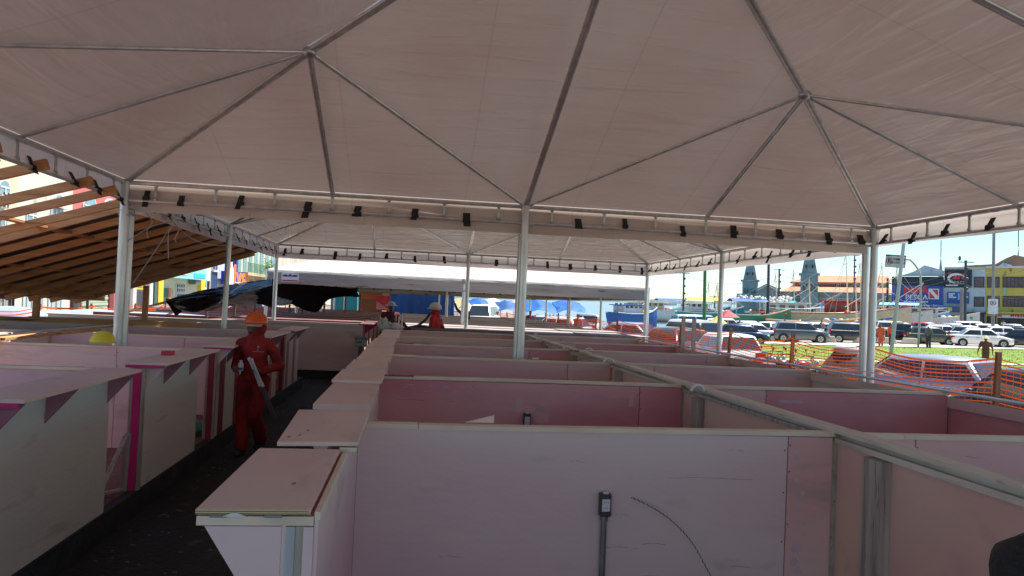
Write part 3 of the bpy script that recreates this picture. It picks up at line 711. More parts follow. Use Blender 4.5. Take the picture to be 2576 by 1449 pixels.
# ------------------------------------------------------------------ timber shed on the left
def tp(px, py, Y):
    """point of the platform frame seen at a pixel, on the plane y = Y"""
    m = CT.to_3x3(); d = m @ Vector(((px-1288)/F, -(py-724.5)/F, -1)); t = (Y-CAM.y)/d.y
    return CAM+d*t
def zr(x, y): return 3.2-.335*abs(x)-.026*max(y, 0)
S_ = thing('timber_shed', 'unfinished orange timber shed roof sloping down at the left side of the tents', 'shed', (0, 0, 0))
ys_ = [-3.0, -2.17, -1.28, -.65, .14, .72, 1.4, 2.1, 2.85, 3.6, 4.4, 5.2, 6.1, 7.0, 8.05]
for i, y in enumerate(ys_):
    j = rg.uniform(-.04, .04); x0 = .13+rg.uniform(-.03, .03) if i < 5 else -.12
    MB().bar((x0, y, zr(x0, y)), (-3.95+j, y+j, zr(3.95, y)), .055, .095).build('purlin', wood, S_)
for x in (-1.25, -2.55, -3.5):
    MB().bar((x, -3.4, zr(x, 0)+.066), (x, 8.3, zr(x, 8.1)+.066), .13, .03).build('batten', woodY, S_)
corr = mat('old corrugated sheet', (.17, .14, .125), (.10, .07, .055), .7, .1, 2.5, spots=((.24, .21, .19), 1.7, .6, .72))
corr2 = mat('pale corrugated sheet', (.5, .48, .45), (.34, .3, .27), .7, 0, 2.5)
k = 0
for row, (xa, xb) in enumerate(((-.2, -1.75), (-1.55, -3.0), (-2.85, -4.3))):
    for c in range(10):
        y0 = .78+c*.8+rg.uniform(-.03, .03); y1 = y0+.84; ex = rg.uniform(-.12, .12)
        tilt = rg.uniform(-.03, .03); lift = .105+.012*row+(c % 2)*.02+rg.uniform(0, .02)
        if y1 > 8.9: continue
        def P(u, v):
            x = xa+(xb-xa+ex)*v; y = y0+(y1-y0)*u
            return (x, y+tilt*v, zr(x, y)+lift+.016*math.sin(u*2*math.pi*9))
        mb = MB(); mb.grid(P, 72, 3)
        mb.build('roof_sheet', corr2 if (row*10+c) in (4, 7, 15, 18, 23) else corr, S_, smooth='all', fix=False)
MB().bar((-3.55, -3, zr(3.55, 0)-.13), (-3.55, 3.9, zr(3.55, 3)-.13), .06, .16).build('eave_beam', woodY, S_)
MB().bar((-3.55, 3.9, 1.96), (-3.55, 8.6, 1.78), .06, .16).build('eave_beam', woodY, S_)
MB().bar((-2.9, 8.1, 2.03), (-3.9, 3.2, 1.99), .05, .14).build('eave_beam', woodY, S_)
for (x, y, m_) in ((-3.6, 5.65, 0), (-3.6, 1.5, 0), (-2.42, 8.0, 0), (-3.6, -1.8, 0)):
    MB().box(x-.05, x+.05, y-.05, y+.05, 0, zr(x, y)-.08).build('post', wood, S_)
MB().bar((-4.25, 4.2, 1.405), (-.25, 4.2, 1.42), .07, .075).build('long_rail', wood, S_)
# loose lumber lying over the stalls
solo(MB().bar(tp(-60, 858, -1.0), tp(242, 829, .6), .16, .03).build('plank', wood), 'loose brown plank lying over the left stall walls', 'plank')
solo(MB().bar((-3.9, 2.1, 1.41), (-2.2, 1.75, 1.41), .1, .03).build('plank', wood), 'short plank resting near the picture edge on left stalls', 'plank')
# ropes and cords at the corner post
rope = flat('pale rope', (.5, .48, .45), .8)
mb = MB()
mb.tube(catm([(-.02, .0, 2.55), (.15, .55, 2.85), (.2, 1.2, 2.98)]), .008, 5)
mb.tube(catm([(.12, .1, 2.1), (.19, .7, 2.6), (.22, 1.15, 2.97)]), .006, 5)
mb.tube(catm([(.22, 1.15, 2.97), (.15, 2.2, 2.84), (.08, 3.6, 2.83), (.02, 5.1, 2.94)]), .008, 5)
for i in range(5):
    a = i*1.3; mb.tube(catm([(.08*math.cos(a), .1+.13*math.sin(a), 2.93+i*.02), (.1*math.cos(a+2), .1+.15*math.sin(a+2), 2.95+i*.015), (.1*math.cos(a+4), .1+.15*math.sin(a+4), 2.93), (.08*math.cos(a+6), .1+.13*math.sin(a+6), 2.97)]), .007, 5)
for i in (0, 3, 4):
    x = .12+.05*i; y = .4+.12*i
    mb.tube(catm([(x, y, 3.0), (x+.06, y+.05, 2.9), (x+.02, y, 2.78-.05*(i % 3)), (x+.03, y+.03, 2.68-.08*(i % 4))]), .007, 5)
solo(mb.build('rope', rope, None, True), 'tangled pale ropes tied around the thick left corner post', 'rope')
mb = MB().tube([(-.05, .1, 1.98), (.15, .1, 1.98)], .004, 5)
# ------------------------------------------------------------------ black tarpaulins
tarp = mat('black plastic sheet', (.018, .02, .026), (.01, .011, .014), .33, 0, 3, bump=.9, bscale=5, rnd=False)
tarp_d = mat('dull black sheet', (.018, .013, .012), (.01, .008, .008), 1.0, 0, 3, spec=.05, bump=.6, bscale=4, rnd=False)
def drape(rows, nu, nv, amp, seed, sub=14):
    """smooth surface through rows of 3-D control points, with folds"""
    cr = [catm(r, sub) for r in rows]; n = len(cr[0])
    cols = [catm([r[i] for r in cr], 10) for i in range(n)]
    m_ = len(cols[0]); mb = MB(); vs = []
    for j in range(m_):
        for i in range(n):
            p = cols[i][j].copy(); u, v = i/n, j/m_
            f_ = noise.noise(Vector((u*7+v*5, u*3-v*9, seed)))*.6+noise.noise(Vector((u*22+v*14, v*6, seed+4)))*.35
            p += Vector((.35, -1, .45))*amp*f_
            vs.append(p)
    fs = [(j*n+i, j*n+i+1, (j+1)*n+i+1, (j+1)*n+i) for j in range(m_-1) for i in range(n-1)]
    return mb.add(vs, fs)
rows = [[tp(684, 701, 10.3), tp(614, 711, 9), tp(545, 722, 8.3), tp(481, 737, 8.2), tp(418, 754, 8.2)],
        [tp(684, 712, 9.9), tp(614, 727, 8.5), tp(550, 741, 7.9), tp(484, 755, 7.8), tp(428, 761, 8.0)],
        [tp(684, 718, 9.6), tp(614, 737, 8.1), tp(553, 762, 7.5), tp(490, 785, 7.5), tp(446, 777, 7.9)]]
o = drape(rows, 5, 3, .06, 2).build('tarp', tarp, None, 'all', fix=False)
md = o.modifiers.new('thickness', 'SOLIDIFY'); md.thickness = .004
solo(o, 'shiny black plastic sheet sagging beside the left tent posts', 'tarpaulin')
rows = [[tp(690, 700, 12), tp(640, 722, 12), tp(590, 740, 11), tp(550, 755, 10.5), tp(500, 770, 10)],
        [tp(690, 745, 12), tp(645, 755, 12), tp(600, 762, 11), tp(560, 768, 10.5), tp(510, 778, 10)],
        [tp(690, 777, 12), tp(650, 765, 12), tp(620, 776, 11), tp(575, 770, 10.5), tp(520, 784, 10)]]
o = drape(rows, 5, 3, .07, 5).build('tarp', tarp_d, None, 'all', fix=False)
solo(o, 'dull black sheet with wavy torn hem behind the shiny one', 'tarpaulin')
rows = [[tp(416, 750, 8.3), tp(430, 752, 8.3), tp(452, 756, 8.2)], [tp(420, 762, 8.2), tp(434, 772, 8.1), tp(455, 774, 8.1)], [tp(430, 775, 8.2), tp(442, 793, 8.1), tp(458, 784, 8.1)]]
solo(drape(rows, 3, 3, .03, 8).build('tarp', tarp_d, None, 'all', fix=False), 'bundled black sheet end drooping at the tip of the tarpaulin', 'tarpaulin')
rows = [[tp(694, 712, 15.5), tp(740, 714, 15.5), tp(800, 718, 15.5), tp(850, 722, 15.6), tp(900, 726, 15.8)],
        [tp(694, 735, 16.2), tp(740, 738, 16.2), tp(800, 740, 16.2), tp(850, 740, 16.2), tp(900, 738, 16.2)],
        [tp(694, 747, 17), tp(740, 768, 17), tp(795, 786, 17), tp(830, 752, 17), tp(905, 746, 17)]]
solo(drape(rows, 5, 3, .12, 11).build('tarp', tarp_d, None, 'all', fix=False), 'dark torn sheet hanging under the white-roofed tent', 'tarpaulin')
rows = [[tp(694, 744, 16.8), tp(712, 746, 16.8), tp(735, 748, 16.8)], [tp(694, 756, 16.7), tp(712, 758, 16.7), tp(735, 758, 16.7)], [tp(696, 768, 16.8), tp(712, 769, 16.8), tp(730, 765, 16.8)]]
solo(drape(rows, 3, 3, .05, 14).build('tarp', flat('grey sheet', (.3, .29, .28), .5), None, 'all', fix=False), 'pale grey sheet bunched under the dark torn one', 'tarpaulin')
for i, (px, Yv) in enumerate(((520, 10.5), (590, 12), (640, 13), (728, 18), (760, 18), (785, 20), (815, 22), (868, 24), (905, 26))):
    p = tp(px, 760, Yv); solo(MB().tube([(p.x, p.y, .2), (p.x+.02, p.y, 2.3)], .035, 8).build('thin_post', mat('rusty pole', (.16, .1, .08), (.08, .06, .05), .8, 0, 8)),
         'thin rusty pole %s' % ['left below the shiny tarpaulin', 'under the middle of the shiny tarpaulin', 'below the dull black sheet', 'by the pale grey sheet', 'behind the grey sheet', 'under the dark torn sheet',
         'at the right of the torn sheet', 'before the teal hut', 'in front of the orange kiosk'][i], 'pole', 'thin poles holding the sheets')

# ------------------------------------------------------------------ orange net fences
netm = mat('orange safety net', (.85, .13, .02), (.75, .1, .015), .5, 0, 4, trans=.3)
def fence(pts, z0, z1, label, gap=.06, seed=1, fr='T', lean=.1, wid=.0075):
    T = thing('net_fence', label, 'fence', (0, 0, 0), fr=fr); g = random.Random(seed)
    pts = [Vector(p) for p in pts]
    for i, p in enumerate(pts):
        l_ = Vector((g.uniform(-lean, lean), g.uniform(-lean, lean), 0))
        MB().bar(p-l_*.5, p+l_+Vector((0, 0, z1+.09)), .065, .04).build('stake', stake, T)
    for a, b_ in zip(pts, pts[1:]):
        L = (b_-a).length; nn = max(4, int(L/.25)); d = (b_-a)/L; nrm = Vector((d.y, -d.x, 0)); mb = MB()
        N = int((z1-z0)/gap)
        def Q(s, j):
            t = s/L; sag = (.05+.08*abs(math.sin(a.y*3.7)))*math.sin(math.pi*t)*(j/N)**1.5; pin = (1-math.sin(math.pi*t))
            z = z0+(z1-z0)*j/N-sag+.02*noise.noise(Vector((s*1.1+a.y, j*.35, seed)))
            p = a+d*s; return Vector((p.x, p.y, p.z+z))+nrm*(.03*noise.noise(Vector((s*.8+a.x, j*.3, seed+3)))+.02)
        for j in range(N+1):
            w = wid*(1.4 if j in (0, N) else 1)*(1+.35*math.sin(j*2.3+a.y))
            for i in range(nn):
                p, q = Q(L*i/nn, j), Q(L*(i+1)/nn, j)
                mb.add([p-Vector((0, 0, w)), q-Vector((0, 0, w)), q+Vector((0, 0, w)), p+Vector((0, 0, w))], [(0, 1, 2, 3)])
        nv = int(L/.11)
        for i in range(nv):
            s = L*(i+.5)/nv
            for j in range(N):
                p, q = Q(s+(.0 if j % 2 else .03), j), Q(s+(.03 if j % 2 else 0), j+1); w = d*.0035
                mb.add([p-w, p+w, q+w, q-w], [(0, 1, 2, 3)])
        mb.build('net', netm, T, fix=False)
    return T
fence([(10.9, y, -.1) for y in (-4, -1.2, 1.5, 3.9, 6.8, 9.9, 12.8, 16, 19.5, 23, 27, 31)], .32, 1.72, 'orange plastic net on wooden stakes along the right edge of the tents', seed=4)
fence([(10.8-i*.25, 34+i*4.2, -.1) for i in range(7)], .3, 1.5, 'distant orange net continuing toward the blue market roofs', seed=6, gap=.1, wid=.016)
fence([(-7.2, 10+i*3.6, 0) for i in range(10)], .2, 1.35, 'orange net fence along the street of old shop fronts', seed=9, gap=.1, wid=.014)
fence([(-6.2+i*3, 49-i*.3, 0) for i in range(6)], .2, 1.4, 'orange net fence in front of the teal hut', seed=12, gap=.12, wid=.02)
# ------------------------------------------------------------------ people
def remesh(mb, vox, name, m, parent, sm_it=4, folds=0):
    o = mb.build('tmp_'+name, m, None)
    r = o.modifiers.new('r', 'REMESH'); r.mode = 'VOXEL'; r.voxel_size = vox; r.use_smooth_shade = True
    s = o.modifiers.new('s', 'SMOOTH'); s.factor = .5; s.iterations = sm_it
    dg = bpy.context.evaluated_depsgraph_get(); dg.update()
    me = bpy.data.meshes.new_from_object(o.evaluated_get(dg)); bpy.data.objects.remove(o)
    me.name = name; me.materials.clear(); me.materials.append(m)
    for p in me.polygons: p.use_smooth = True
    if folds:
        nn = [v.normal.copy() for v in me.vertices]
        for v, n_ in zip(me.vertices, nn):
            c = v.co; f_ = noise.noise(Vector((c.x*5, c.y*5, c.z*13)))*.6+noise.noise(Vector((c.x*14+3, c.y*14, c.z*9+c.x*22)))*.4
            v.co = c+n_*folds*f_
        me.update()
    q = bpy.data.objects.new(name, me); COL.objects.link(q); q.parent = parent
    return q
def cap(mb, a, b, ra, rb, n=14):
    """tapered capsule"""
    a, b = Vector(a), Vector(b)
    k = 4; pts = []; rs = []
    d = (b-a).normalized()
    for i in range(k): t = math.sin(math.pi/2*(i/k)); pts.append(a-d*ra*math.cos(math.pi/2*(i/k))); rs.append(max(.002, ra*t))
    pts.append(a); rs.append(ra); pts.append(b); rs.append(rb)
    for i in range(k-1, -1, -1): pts.append(b+d*rb*math.cos(math.pi/2*(i/k))); rs.append(max(.002, rb*math.sin(math.pi/2*(i/k))))
    ref = Vector((0, 0, 1)) if abs(d.z) < .8 else Vector((1, 0, 0))
    u = d.cross(ref).normalized(); v = d.cross(u)
    vs = [p+u*math.cos(2*math.pi*j/n)*r+v*math.sin(2*math.pi*j/n)*r for p, r in zip(pts, rs) for j in range(n)]
    fs = [(i*n+j, i*n+(j+1) % n, (i+1)*n+(j+1) % n, (i+1)*n+j) for i in range(len(pts)-1) for j in range(n)]
    fs += [list(range(n))[::-1], [(len(pts)-1)*n+j for j in range(n)]]
    mb.add(vs, fs)
def slab(mb, c, rx, ry, rz, rot=None): mb.ell(c, rx, ry, rz, 18, 12, rot=rot)
skinD = mat('dark brown skin', (.12, .055, .034), (.09, .04, .025), .5, 0, 20)
skinM = mat('brown skin', (.22, .11, .07), (.18, .09, .055), .5, 0, 20)
def person(label, loc, rz, J, cloth, skin=skinD, group=None, fr='T', vox=.011, helmet=None, hood=False, hat=None, skirt=None,
           trousers=None, sleeves='long', head_rz=0, shoes=None, hair=True, legs=True, detail=True):
    """J: joints in person space, facing +y, x = person's right. Keys: pelvis chest neck head shR elR haR shL elL haL hipR knR anR hipL knL anL"""
    D = dict(pelvis=(0, 0, .95), chest=(0, .01, 1.28), neck=(0, 0, 1.47), head=(0, .02, 1.62), shR=(.19, 0, 1.41), elR=(.24, -.02, 1.13), haR=(.25, .08, .88),
             shL=(-.19, 0, 1.41), elL=(-.24, -.02, 1.13), haL=(-.25, .08, .88), hipR=(.09, 0, .92), knR=(.1, .03, .5), anR=(.1, -.01, .09),
             hipL=(-.09, 0, .92), knL=(-.1, .03, .5), anL=(-.1, -.01, .09))
    D.update(J); V = {k: Vector(v) for k, v in D.items() if k != 'curl'}
    T = thing('person', label, 'person', loc, rz, group, fr)
    H = V['head']; hr = Matrix.Rotation(head_rz, 3, 'Z')
    b = MB()
    slab(b, H, .077, .095, .112, hr); slab(b, H+hr @ Vector((0, .035, -.055)), .056, .062, .062, hr)
    cap(b, H-Vector((0, .01, .06)), V['neck']-Vector((0, 0, .03)), .056, .062)
    b.ell(H+hr @ Vector((0, .1, -.015)), .014, .02, .022, 8, 6, rot=hr); b.ell(H+hr @ Vector((0, .094, .02)), .03, .014, .012, 8, 6)
    b.ell(H+hr @ Vector((0, .092, -.052)), .024, .012, .010, 8, 6); b.ell(H+hr @ Vector((0, .085, -.085)), .022, .018, .016, 8, 6)
    for s in (-1, 1): b.ell(H+hr @ Vector((s*.078, -.005, -.005)), .01, .02, .032, 8, 6, rot=hr)
    cap(b, V['neck'], V['chest'], .07, .12); cap(b, V['chest'], V['pelvis'], .12, .11)
    for s in 'RL':
        cap(b, V['chest']+Vector((0, 0, .1)), V['sh'+s], .07, .05); cap(b, V['sh'+s], V['el'+s], .048, .038); cap(b, V['el'+s], V['ha'+s], .038, .026)
        if legs:
            cap(b, V['pelvis'], V['hip'+s], .1, .085); cap(b, V['hip'+s], V['kn'+s], .08, .054); cap(b, V['kn'+s], V['an'+s], .052, .036)
            f_ = V['an'+s]; cap(b, f_+Vector((0, -.03, -.05)), f_+Vector((0, .15, -.06)), .036, .028)
        # hand
        h0 = V['ha'+s]; dr = (h0-V['el'+s]).normalized(); side = Vector((1 if s == 'R' else -1, 0, 0))
        f1 = D.get('fd'+s); fd = Vector(f1).normalized() if f1 else (dr+Vector((0, .25, 0))).normalized()
        pn = D.get('pn'+s); ac = (fd.cross(Vector(pn)).normalized()) if pn else Vector((0, 1, 0)).cross(fd).cross(fd).normalized()*-1
        if ac.length < .1: ac = Vector((1, 0, 0))
        nrm = fd.cross(ac).normalized(); cu = D.get('curl', .5)
        for i, (o_, L) in enumerate(((-.030, .066), (-.010, .078), (.010, .074), (.029, .058))):
            r0 = h0+fd*.02+ac*o_*.7; r1 = h0+fd*.085+ac*o_; r2 = r1+(fd*(1-cu*.6)+nrm*cu).normalized()*L*.5; r3 = r2+(fd*(1-cu*1.6)+nrm*cu*1.3).normalized()*L*.5
            cap(b, r0, r1, .016, .0125, 8); cap(b, r1, r2, .0100, .009, 8); cap(b, r2, r3, .009, .0075, 8)
        t0 = h0+fd*.02-ac*.02; t1 = t0+fd*.04-ac*.035+nrm*.012; t2 = t1+fd*.03-ac*.006+nrm*.012
        cap(b, t0, t1, .014, .0115, 8); cap(b, t1, t2, .0105, .008, 8)
    remesh(b, vox if vox < .01 else vox*.7, 'body', skin, T, 2)
    if detail:
        for s in (-1, 1):
            e = MB().ell(H+hr @ Vector((s*.031, .083, .01)), .012, .012, .010, 10, 6).build('eye', flat('eye white', (.5, .48, .45), .3), T, True)
            MB().ell(H+hr @ Vector((s*.031, .0935, .01)), .005, .003, .005, 8, 6).build('pupil', black, e, True)
        MB().bar(H+hr @ Vector((-.02, .1035, -.056)), H+hr @ Vector((.02, .1035, -.056)), .003, .004).build('mouth', flat('lip', (.05, .02, .018)), T)
    # upper clothing
    c = MB(); w = .028
    cap(c, V['chest']+Vector((0, 0, .1)), V['chest']-Vector((0, 0, .06)), .11+w*.4, .125+w*.6)
    slab(c, V['chest']+Vector((0, 0, .03)), .175, .125, .19); slab(c, (V['chest']+V['pelvis'])/2, .172, .132, .22); slab(c, V['pelvis']+Vector((0, 0, .02)), .168, .132, .15)
    for s in 'RL':
        cap(c, V['chest']+Vector((0, 0, .13)), V['sh'+s], .088, .07)
        el = V['el'+s]; ha = V['ha'+s]
        if sleeves == 'long':
            cap(c, V['sh'+s], el, .07, .06); cap(c, el, el+(ha-el)*.9, .063, .05)
        else: cap(c, V['sh'+s], V['sh'+s]+(el-V['sh'+s])*.7, .074, .068)
    if hood:
        slab(c, H+hr @ Vector((0, -.045, -.01)), .096, .088, .125, hr)
        cap(c, H+Vector((0, -.03, -.06)), V['neck']+Vector((0, -.01, -.02)), .088, .095)
        cap(c, H+hr @ Vector((0, .0, -.13)), V['neck']+Vector((0, .03, 0)), .06, .08); slab(c, V['neck']+Vector((0, 0, -.02)), .125, .1, .075)
    if not hood: cap(c, V['neck']-Vector((0, 0, .02)), V['neck']-Vector((0, 0, .07)), .07, .09)
    joined = trousers is None and legs and not skirt
    lo = c if joined else MB()
    if legs and not skirt:
        if not joined: slab(lo, V['pelvis']-Vector((0, 0, .02)), .165, .13, .12)
        for s in 'RL':
            cap(lo, V['hip'+s]+Vector((0, 0, .02)), V['kn'+s], .108, .085); k_ = V['kn'+s]; a_ = V['an'+s]
            cap(lo, k_, k_+(a_-k_)*.93, .085, .083)
    top = remesh(c, vox, 'coverall' if joined else 'shirt', cloth, T, folds=.02 if vox < .012 else .008)
    if not joined and legs and not skirt: remesh(lo, vox, 'trousers', trousers, T)
    if skirt:
        sk = MB(); pz = V['pelvis']
        for i in range(6):
            t = i/5; sk.ell(pz+Vector((0, 0, .05-.5*t)), .15+.035*t, .13+.03*t, .1, 16, 8)
        remesh(sk, vox, 'dress', skirt, T)
    if legs:
        for s in 'RL':
            f_ = V['an'+s]; sb = MB(); cap(sb, f_+Vector((0, -.035, -.045)), f_+Vector((0, .16, -.055)), .048, .04); cap(sb, f_+Vector((0, -.02, .06)), f_+Vector((0, -.01, -.03)), .055, .052)
            remesh(sb, vox, 'boot', shoes or flat('black boot', (.015, .014, .014), .5), T)
    if helmet:
        hm = MB(); hc = H+Vector((0, -.012, .035))
        hm.ell(hc, .125, .145, .125, 24, 10, rot=hr, half=True)
        def brim(u, v):
            a = 2*math.pi*u; fr_ = max(0, math.sin(a)); rx = .124+.016*v; ry = .144+.016*v+.05*v*fr_**2
            return hc+hr @ Vector((rx*math.cos(a), ry*math.sin(a), -.004-.012*v))
        hm.grid(brim, 32, 2)
        h = hm.build('helmet', helmet, T, True, fix=True)
        rd = MB(); rd.tube([hc+hr @ Vector((0, .12*math.cos(t)*1.18, .128*math.sin(t))) for t in [math.pi*(.1+.8*i/10) for i in range(11)]], .012, 6)
        rd.build('ridge', helmet, h, True)
        bdp = MB()
        def band(u, v):
            a = 2*math.pi*u; return hc+hr @ Vector((.108*math.cos(a), .128*math.sin(a), -.01-.035*v))
        bdp.grid(band, 24, 1); bdp.build('headband', flat('helmet band', (.5, .48, .45)), h, True)
    elif hat:
        hm = MB(); hm.ell(H+Vector((0, 0, .05)), .1, .11, .095, 16, 8, half=True)
        hm.grid(lambda u, v: H+Vector(((.098+.075*v)*math.cos(2*math.pi*u), (.108+.075*v)*math.sin(2*math.pi*u), .055-.03*v)), 24, 2)
        hm.build('hat', hat, T, True)
    elif hair:
        hm = MB(); hm.ell(H+Vector((0, -.012, .018)), .084, .1, .108, 16, 10); hh = hm.build('hair', black, T, True)
        for v in hh.data.vertices:
            if v.co.y > H.y+.045 and v.co.z < H.z+.06: v.co.y = H.y+.045
    return T, V
redcov = mat('red work coverall', (.34, .014, .012), (.21, .008, .008), .85, 0, 5, bump=.9, bscale=9, spots=((.12, .004, .005), 4, .58, .75))
orangeh = mat('orange hard hat', (.78, .12, .012), (.7, .1, .01), .3, 0, 5)
whiteh = mat('white hard hat', (.68, .67, .64), (.6, .58, .55), .35, 0, 5)
# main worker walks towards the camera, looking to his right (image left)
W, V = person('man in dark red hooded coverall and orange hard hat walking with bottle and pipes', (1.62, .13, 0), R(180-8),
    dict(shR=(.185, 0, 1.385), elR=(.25, -.05, 1.12), haR=(.17, .2, 1.10), fdR=(-.45, .9, .15), pnR=(-.3, 0, 1), shL=(-.185, 0, 1.385), elL=(-.30, -.05, 1.11), haL=(-.16, .2, 1.06), fdL=(.95, .25, -.05), pnL=(0, -1, .1), curl=.85,
         hipR=(.1, 0, .9), knR=(.11, .05, .5), anR=(.07, .12, .09), hipL=(-.1, 0, .9), knL=(-.07, .09, .5), anL=(-.06, -.2, .13), pelvis=(0, 0, .93), head=(.0, .03, 1.625)),
    redcov, skinD, helmet=orangeh, hood=True, head_rz=R(-52), vox=.008)
WM = Matrix.Translation((1.62, .13, 0)) @ Matrix.Rotation(R(180-8), 4, 'Z')
# emblem on the chest
em = flat('pale print', (.5, .42, .42))
def decal(T, base, sc, rot, kind=0):
    m_ = MB()
    if kind == 0:
        m_.prism([(-.012, .02), (.004, .032), (.012, .02), (.002, .012)], -.001, .001, 'y'); m_.prism([(-.004, .008), (.008, -.002), (.002, -.016), (.014, -.014)], -.001, .001, 'y')
    else:
        m_.prism([(-.06, 0), (-.025, .05), (-.01, .03), (0, .055), (.01, .03), (.025, .05), (.06, 0), (.03, 0), (.02, .018), (.008, 0), (-.008, 0), (-.02, .018), (-.03, 0)], -.001, .001, 'y')
        m_.prism([(-.018, .062), (0, .1), (.018, .062)], -.001, .001, 'y')
    m_.xf(Matrix.Translation(base) @ rot @ Matrix.Scale(sc, 4)); return m_
e_ = decal(W, Vector((-.085, .143, 1.335)), 1.3, Matrix.Rotation(R(14), 4, 'Z')).build('chest_print', em, W)
for i in range(9): pass
mb = MB()
for i in range(13):
    if i != 7: mb.box(-.155+.0105*i, -.148+.0105*i, .140, .142, 1.297+.002*(i % 2), 1.305)
mb.xf(Matrix.Translation((-.09, .146, 1.30)) @ Matrix.Rotation(R(14), 4, 'Z') @ Matrix.Translation((.09, -.142, -1.30))).build('chest_lettering', em, W)
MB().tube([V['head']+Vector((0, 0, 0))+Matrix.Rotation(R(-52), 3, 'Z') @ Vector((.083, .02, .012)), V['head']+Matrix.Rotation(R(-52), 3, 'Z') @ Vector((.07, .085, .016)), V['head']+Matrix.Rotation(R(-52), 3, 'Z') @ Vector((.0, .108, .016)),
    V['head']+Matrix.Rotation(R(-52), 3, 'Z') @ Vector((-.07, .085, .016))], .0035, 5).build('glasses', flat('clear plastic', (.35, .35, .37), .2), W)
# bottle in his right hand
def place(o, m): o.matrix_world = M @ m
hR = WM @ V['haR']; 
btl = thing('bottle', 'small white plastic bottle with blue label in the walking man\'s hand', 'bottle', tuple(WM @ (V['haR']+Vector((-.085, .045, -.035)))))
bp_ = MB(); prof_ = [(0, .0), (.031, .0), (.034, .006), (.034, .078), (.03, .09), (.016, .102), (.016, .108)]
def lathe(mb, pr, n=20):
    vs = [(r*math.cos(2*math.pi*k/n), r*math.sin(2*math.pi*k/n), z) for r, z in pr for k in range(n)]
    fs = [(i*n+k, i*n+(k+1) % n, (i+1)*n+(k+1) % n, (i+1)*n+k) for i in range(len(pr)-1) for k in range(n)]
    return mb.add(vs, fs)
lathe(bp_, prof_).build('flask', pvc, btl, True)
lathe(MB(), [(.019, .106), (.019, .13), (.0, .131)]).build('cap', outlet_w, btl, True)
MB().grid(lambda u, v: (.0346*math.cos(-2.6+1.9*u), .0346*math.sin(-2.6+1.9*u), .012+.03*v), 10, 1).build('label', flat('blue label', (.03, .12, .4)), btl)
# pipes in his left hand
hL = V['haL']+Vector((.07, .03, -.01))
for i, (dx, dy, ln, lb) in enumerate(((0, 0, .20, 'left'), (.036, .012, .19, 'right'))):
    d = Vector((.42, -.02, .86)).normalized()
    c0 = hL+Vector((-dx, dy+.012, 0))
    a, b_ = WM @ (c0+d*ln), WM @ (c0-d*.62)
    T = thing('pipe', 'white plastic pipe gripped by the walking man, %s one of two' % lb, 'pipe', (0, 0, 0), group='pipes in the hand of the walking man')
    MB().tube([a, a+(b_-a)*.47], .0145, 10).build('white_tube', pvc, T, True); MB().tube([a+(b_-a)*.47, b_], .0125, 10).build('dark_tube', flat('grey conduit', (.10, .08, .085)), T, True)
    MB().tube([a+(a-b_)*.0, a+(b_-a)*.045], .019, 10).build('coupling', pvc, T, True); MB().tube([a+(b_-a)*.40, a+(b_-a)*.47], .02, 10).build('coupling', pvc, T, True)
# yellow hard hat on a stall wall
yh = MB(); yh.ell((0, 0, .012), .12, .14, .125, 24, 10, half=True)
yh.grid(lambda u, v: ((.118+.016*v)*math.cos(2*math.pi*u), (.138+.016*v+.045*v*max(0, math.sin(2*math.pi*u))**2)*math.sin(2*math.pi*u), .01-.01*v), 32, 2)
yt = thing('hard_hat', 'yellow hard hat lying on the left stall wall by the corner post', 'hard hat', tuple(tp(258, 862, -.72)), R(70))
yt.location.z += .0
o = yh.build('shell', mat('yellow hard hat', (.75, .62, .03), (.68, .55, .02), .35, 0, 5), yt, True)
MB().bar((-.02, -.12, .05), (.05, .13, .03), .02, .01).build('strap', black, yt)
# man in the cross aisle
P2, V2 = person('man in bright red hoodie and white hard hat standing behind the right stalls', (4.12, 8.0, .22), R(68),
    dict(elR=(.3, -.1, 1.13), haR=(.2, .1, 1.02), elL=(-.3, -.02, 1.14), haL=(-.2, .2, 1.02)), mat('red hoodie', (.55, .02, .02), (.4, .012, .012), .8, 0, 4, bump=.4, bscale=10), skinM, helmet=whiteh, hood=True, head_rz=R(10), trousers=flat('dark trousers', (.05, .02, .02)), group=None)
d_ = decal(P2, Vector((.17, -.06, 1.26)), 1.9, Matrix.Rotation(R(64), 4, 'Z'), 1).build('print', flat('white print', (.75, .75, .75)), P2)
person('man in dark red clothes bending forward at the head of the aisle', (3.45, 7.95, .22), R(40), dict(pelvis=(0, -.12, .9), chest=(0, .22, 1.1), neck=(0, .38, 1.16), head=(0, .52, 1.2), shR=(.19, .3, 1.16), elR=(.26, .4, .9), haR=(.2, .6, .8),
    shL=(-.19, .3, 1.16), elL=(-.26, .4, .9), haL=(-.2, .6, .8), hipR=(.1, -.1, .88), hipL=(-.1, -.1, .88)), mat('dark red jacket', (.16, .01, .012), (.1, .008, .008), .85, 0, 4), skinM, helmet=None, hood=True, vox=.013)
person('man in dark cap crouching low beside the bending man', (3.0, 10.2, .22), R(200), dict(), mat('dark maroon shirt', (.08, .012, .015), (.06, .01, .01), .85, 0, 4), skinD, hat=flat('grey cap', (.35, .33, .3)), vox=.015, hair=False)
person('person in black raising an arm beside a far tent post', tuple(tp(1168, 780, 22).xy)+(.2,), R(150), dict(elR=(.34, .05, 1.55), haR=(.42, .1, 1.78), elL=(-.26, .05, 1.1), haL=(-.2, .2, 1.0)), flat('black shirt', (.03, .03, .035)), skinD, vox=.018)
person('person in white cap seated low behind the grey cover sheets', tuple(tp(1308, 780, 30).xy)+(.1,), R(160), dict(), flat('black top', (.03, .025, .03)), skinM, hat=flat('white cap', (.6, .6, .58)), vox=.018, hair=False)
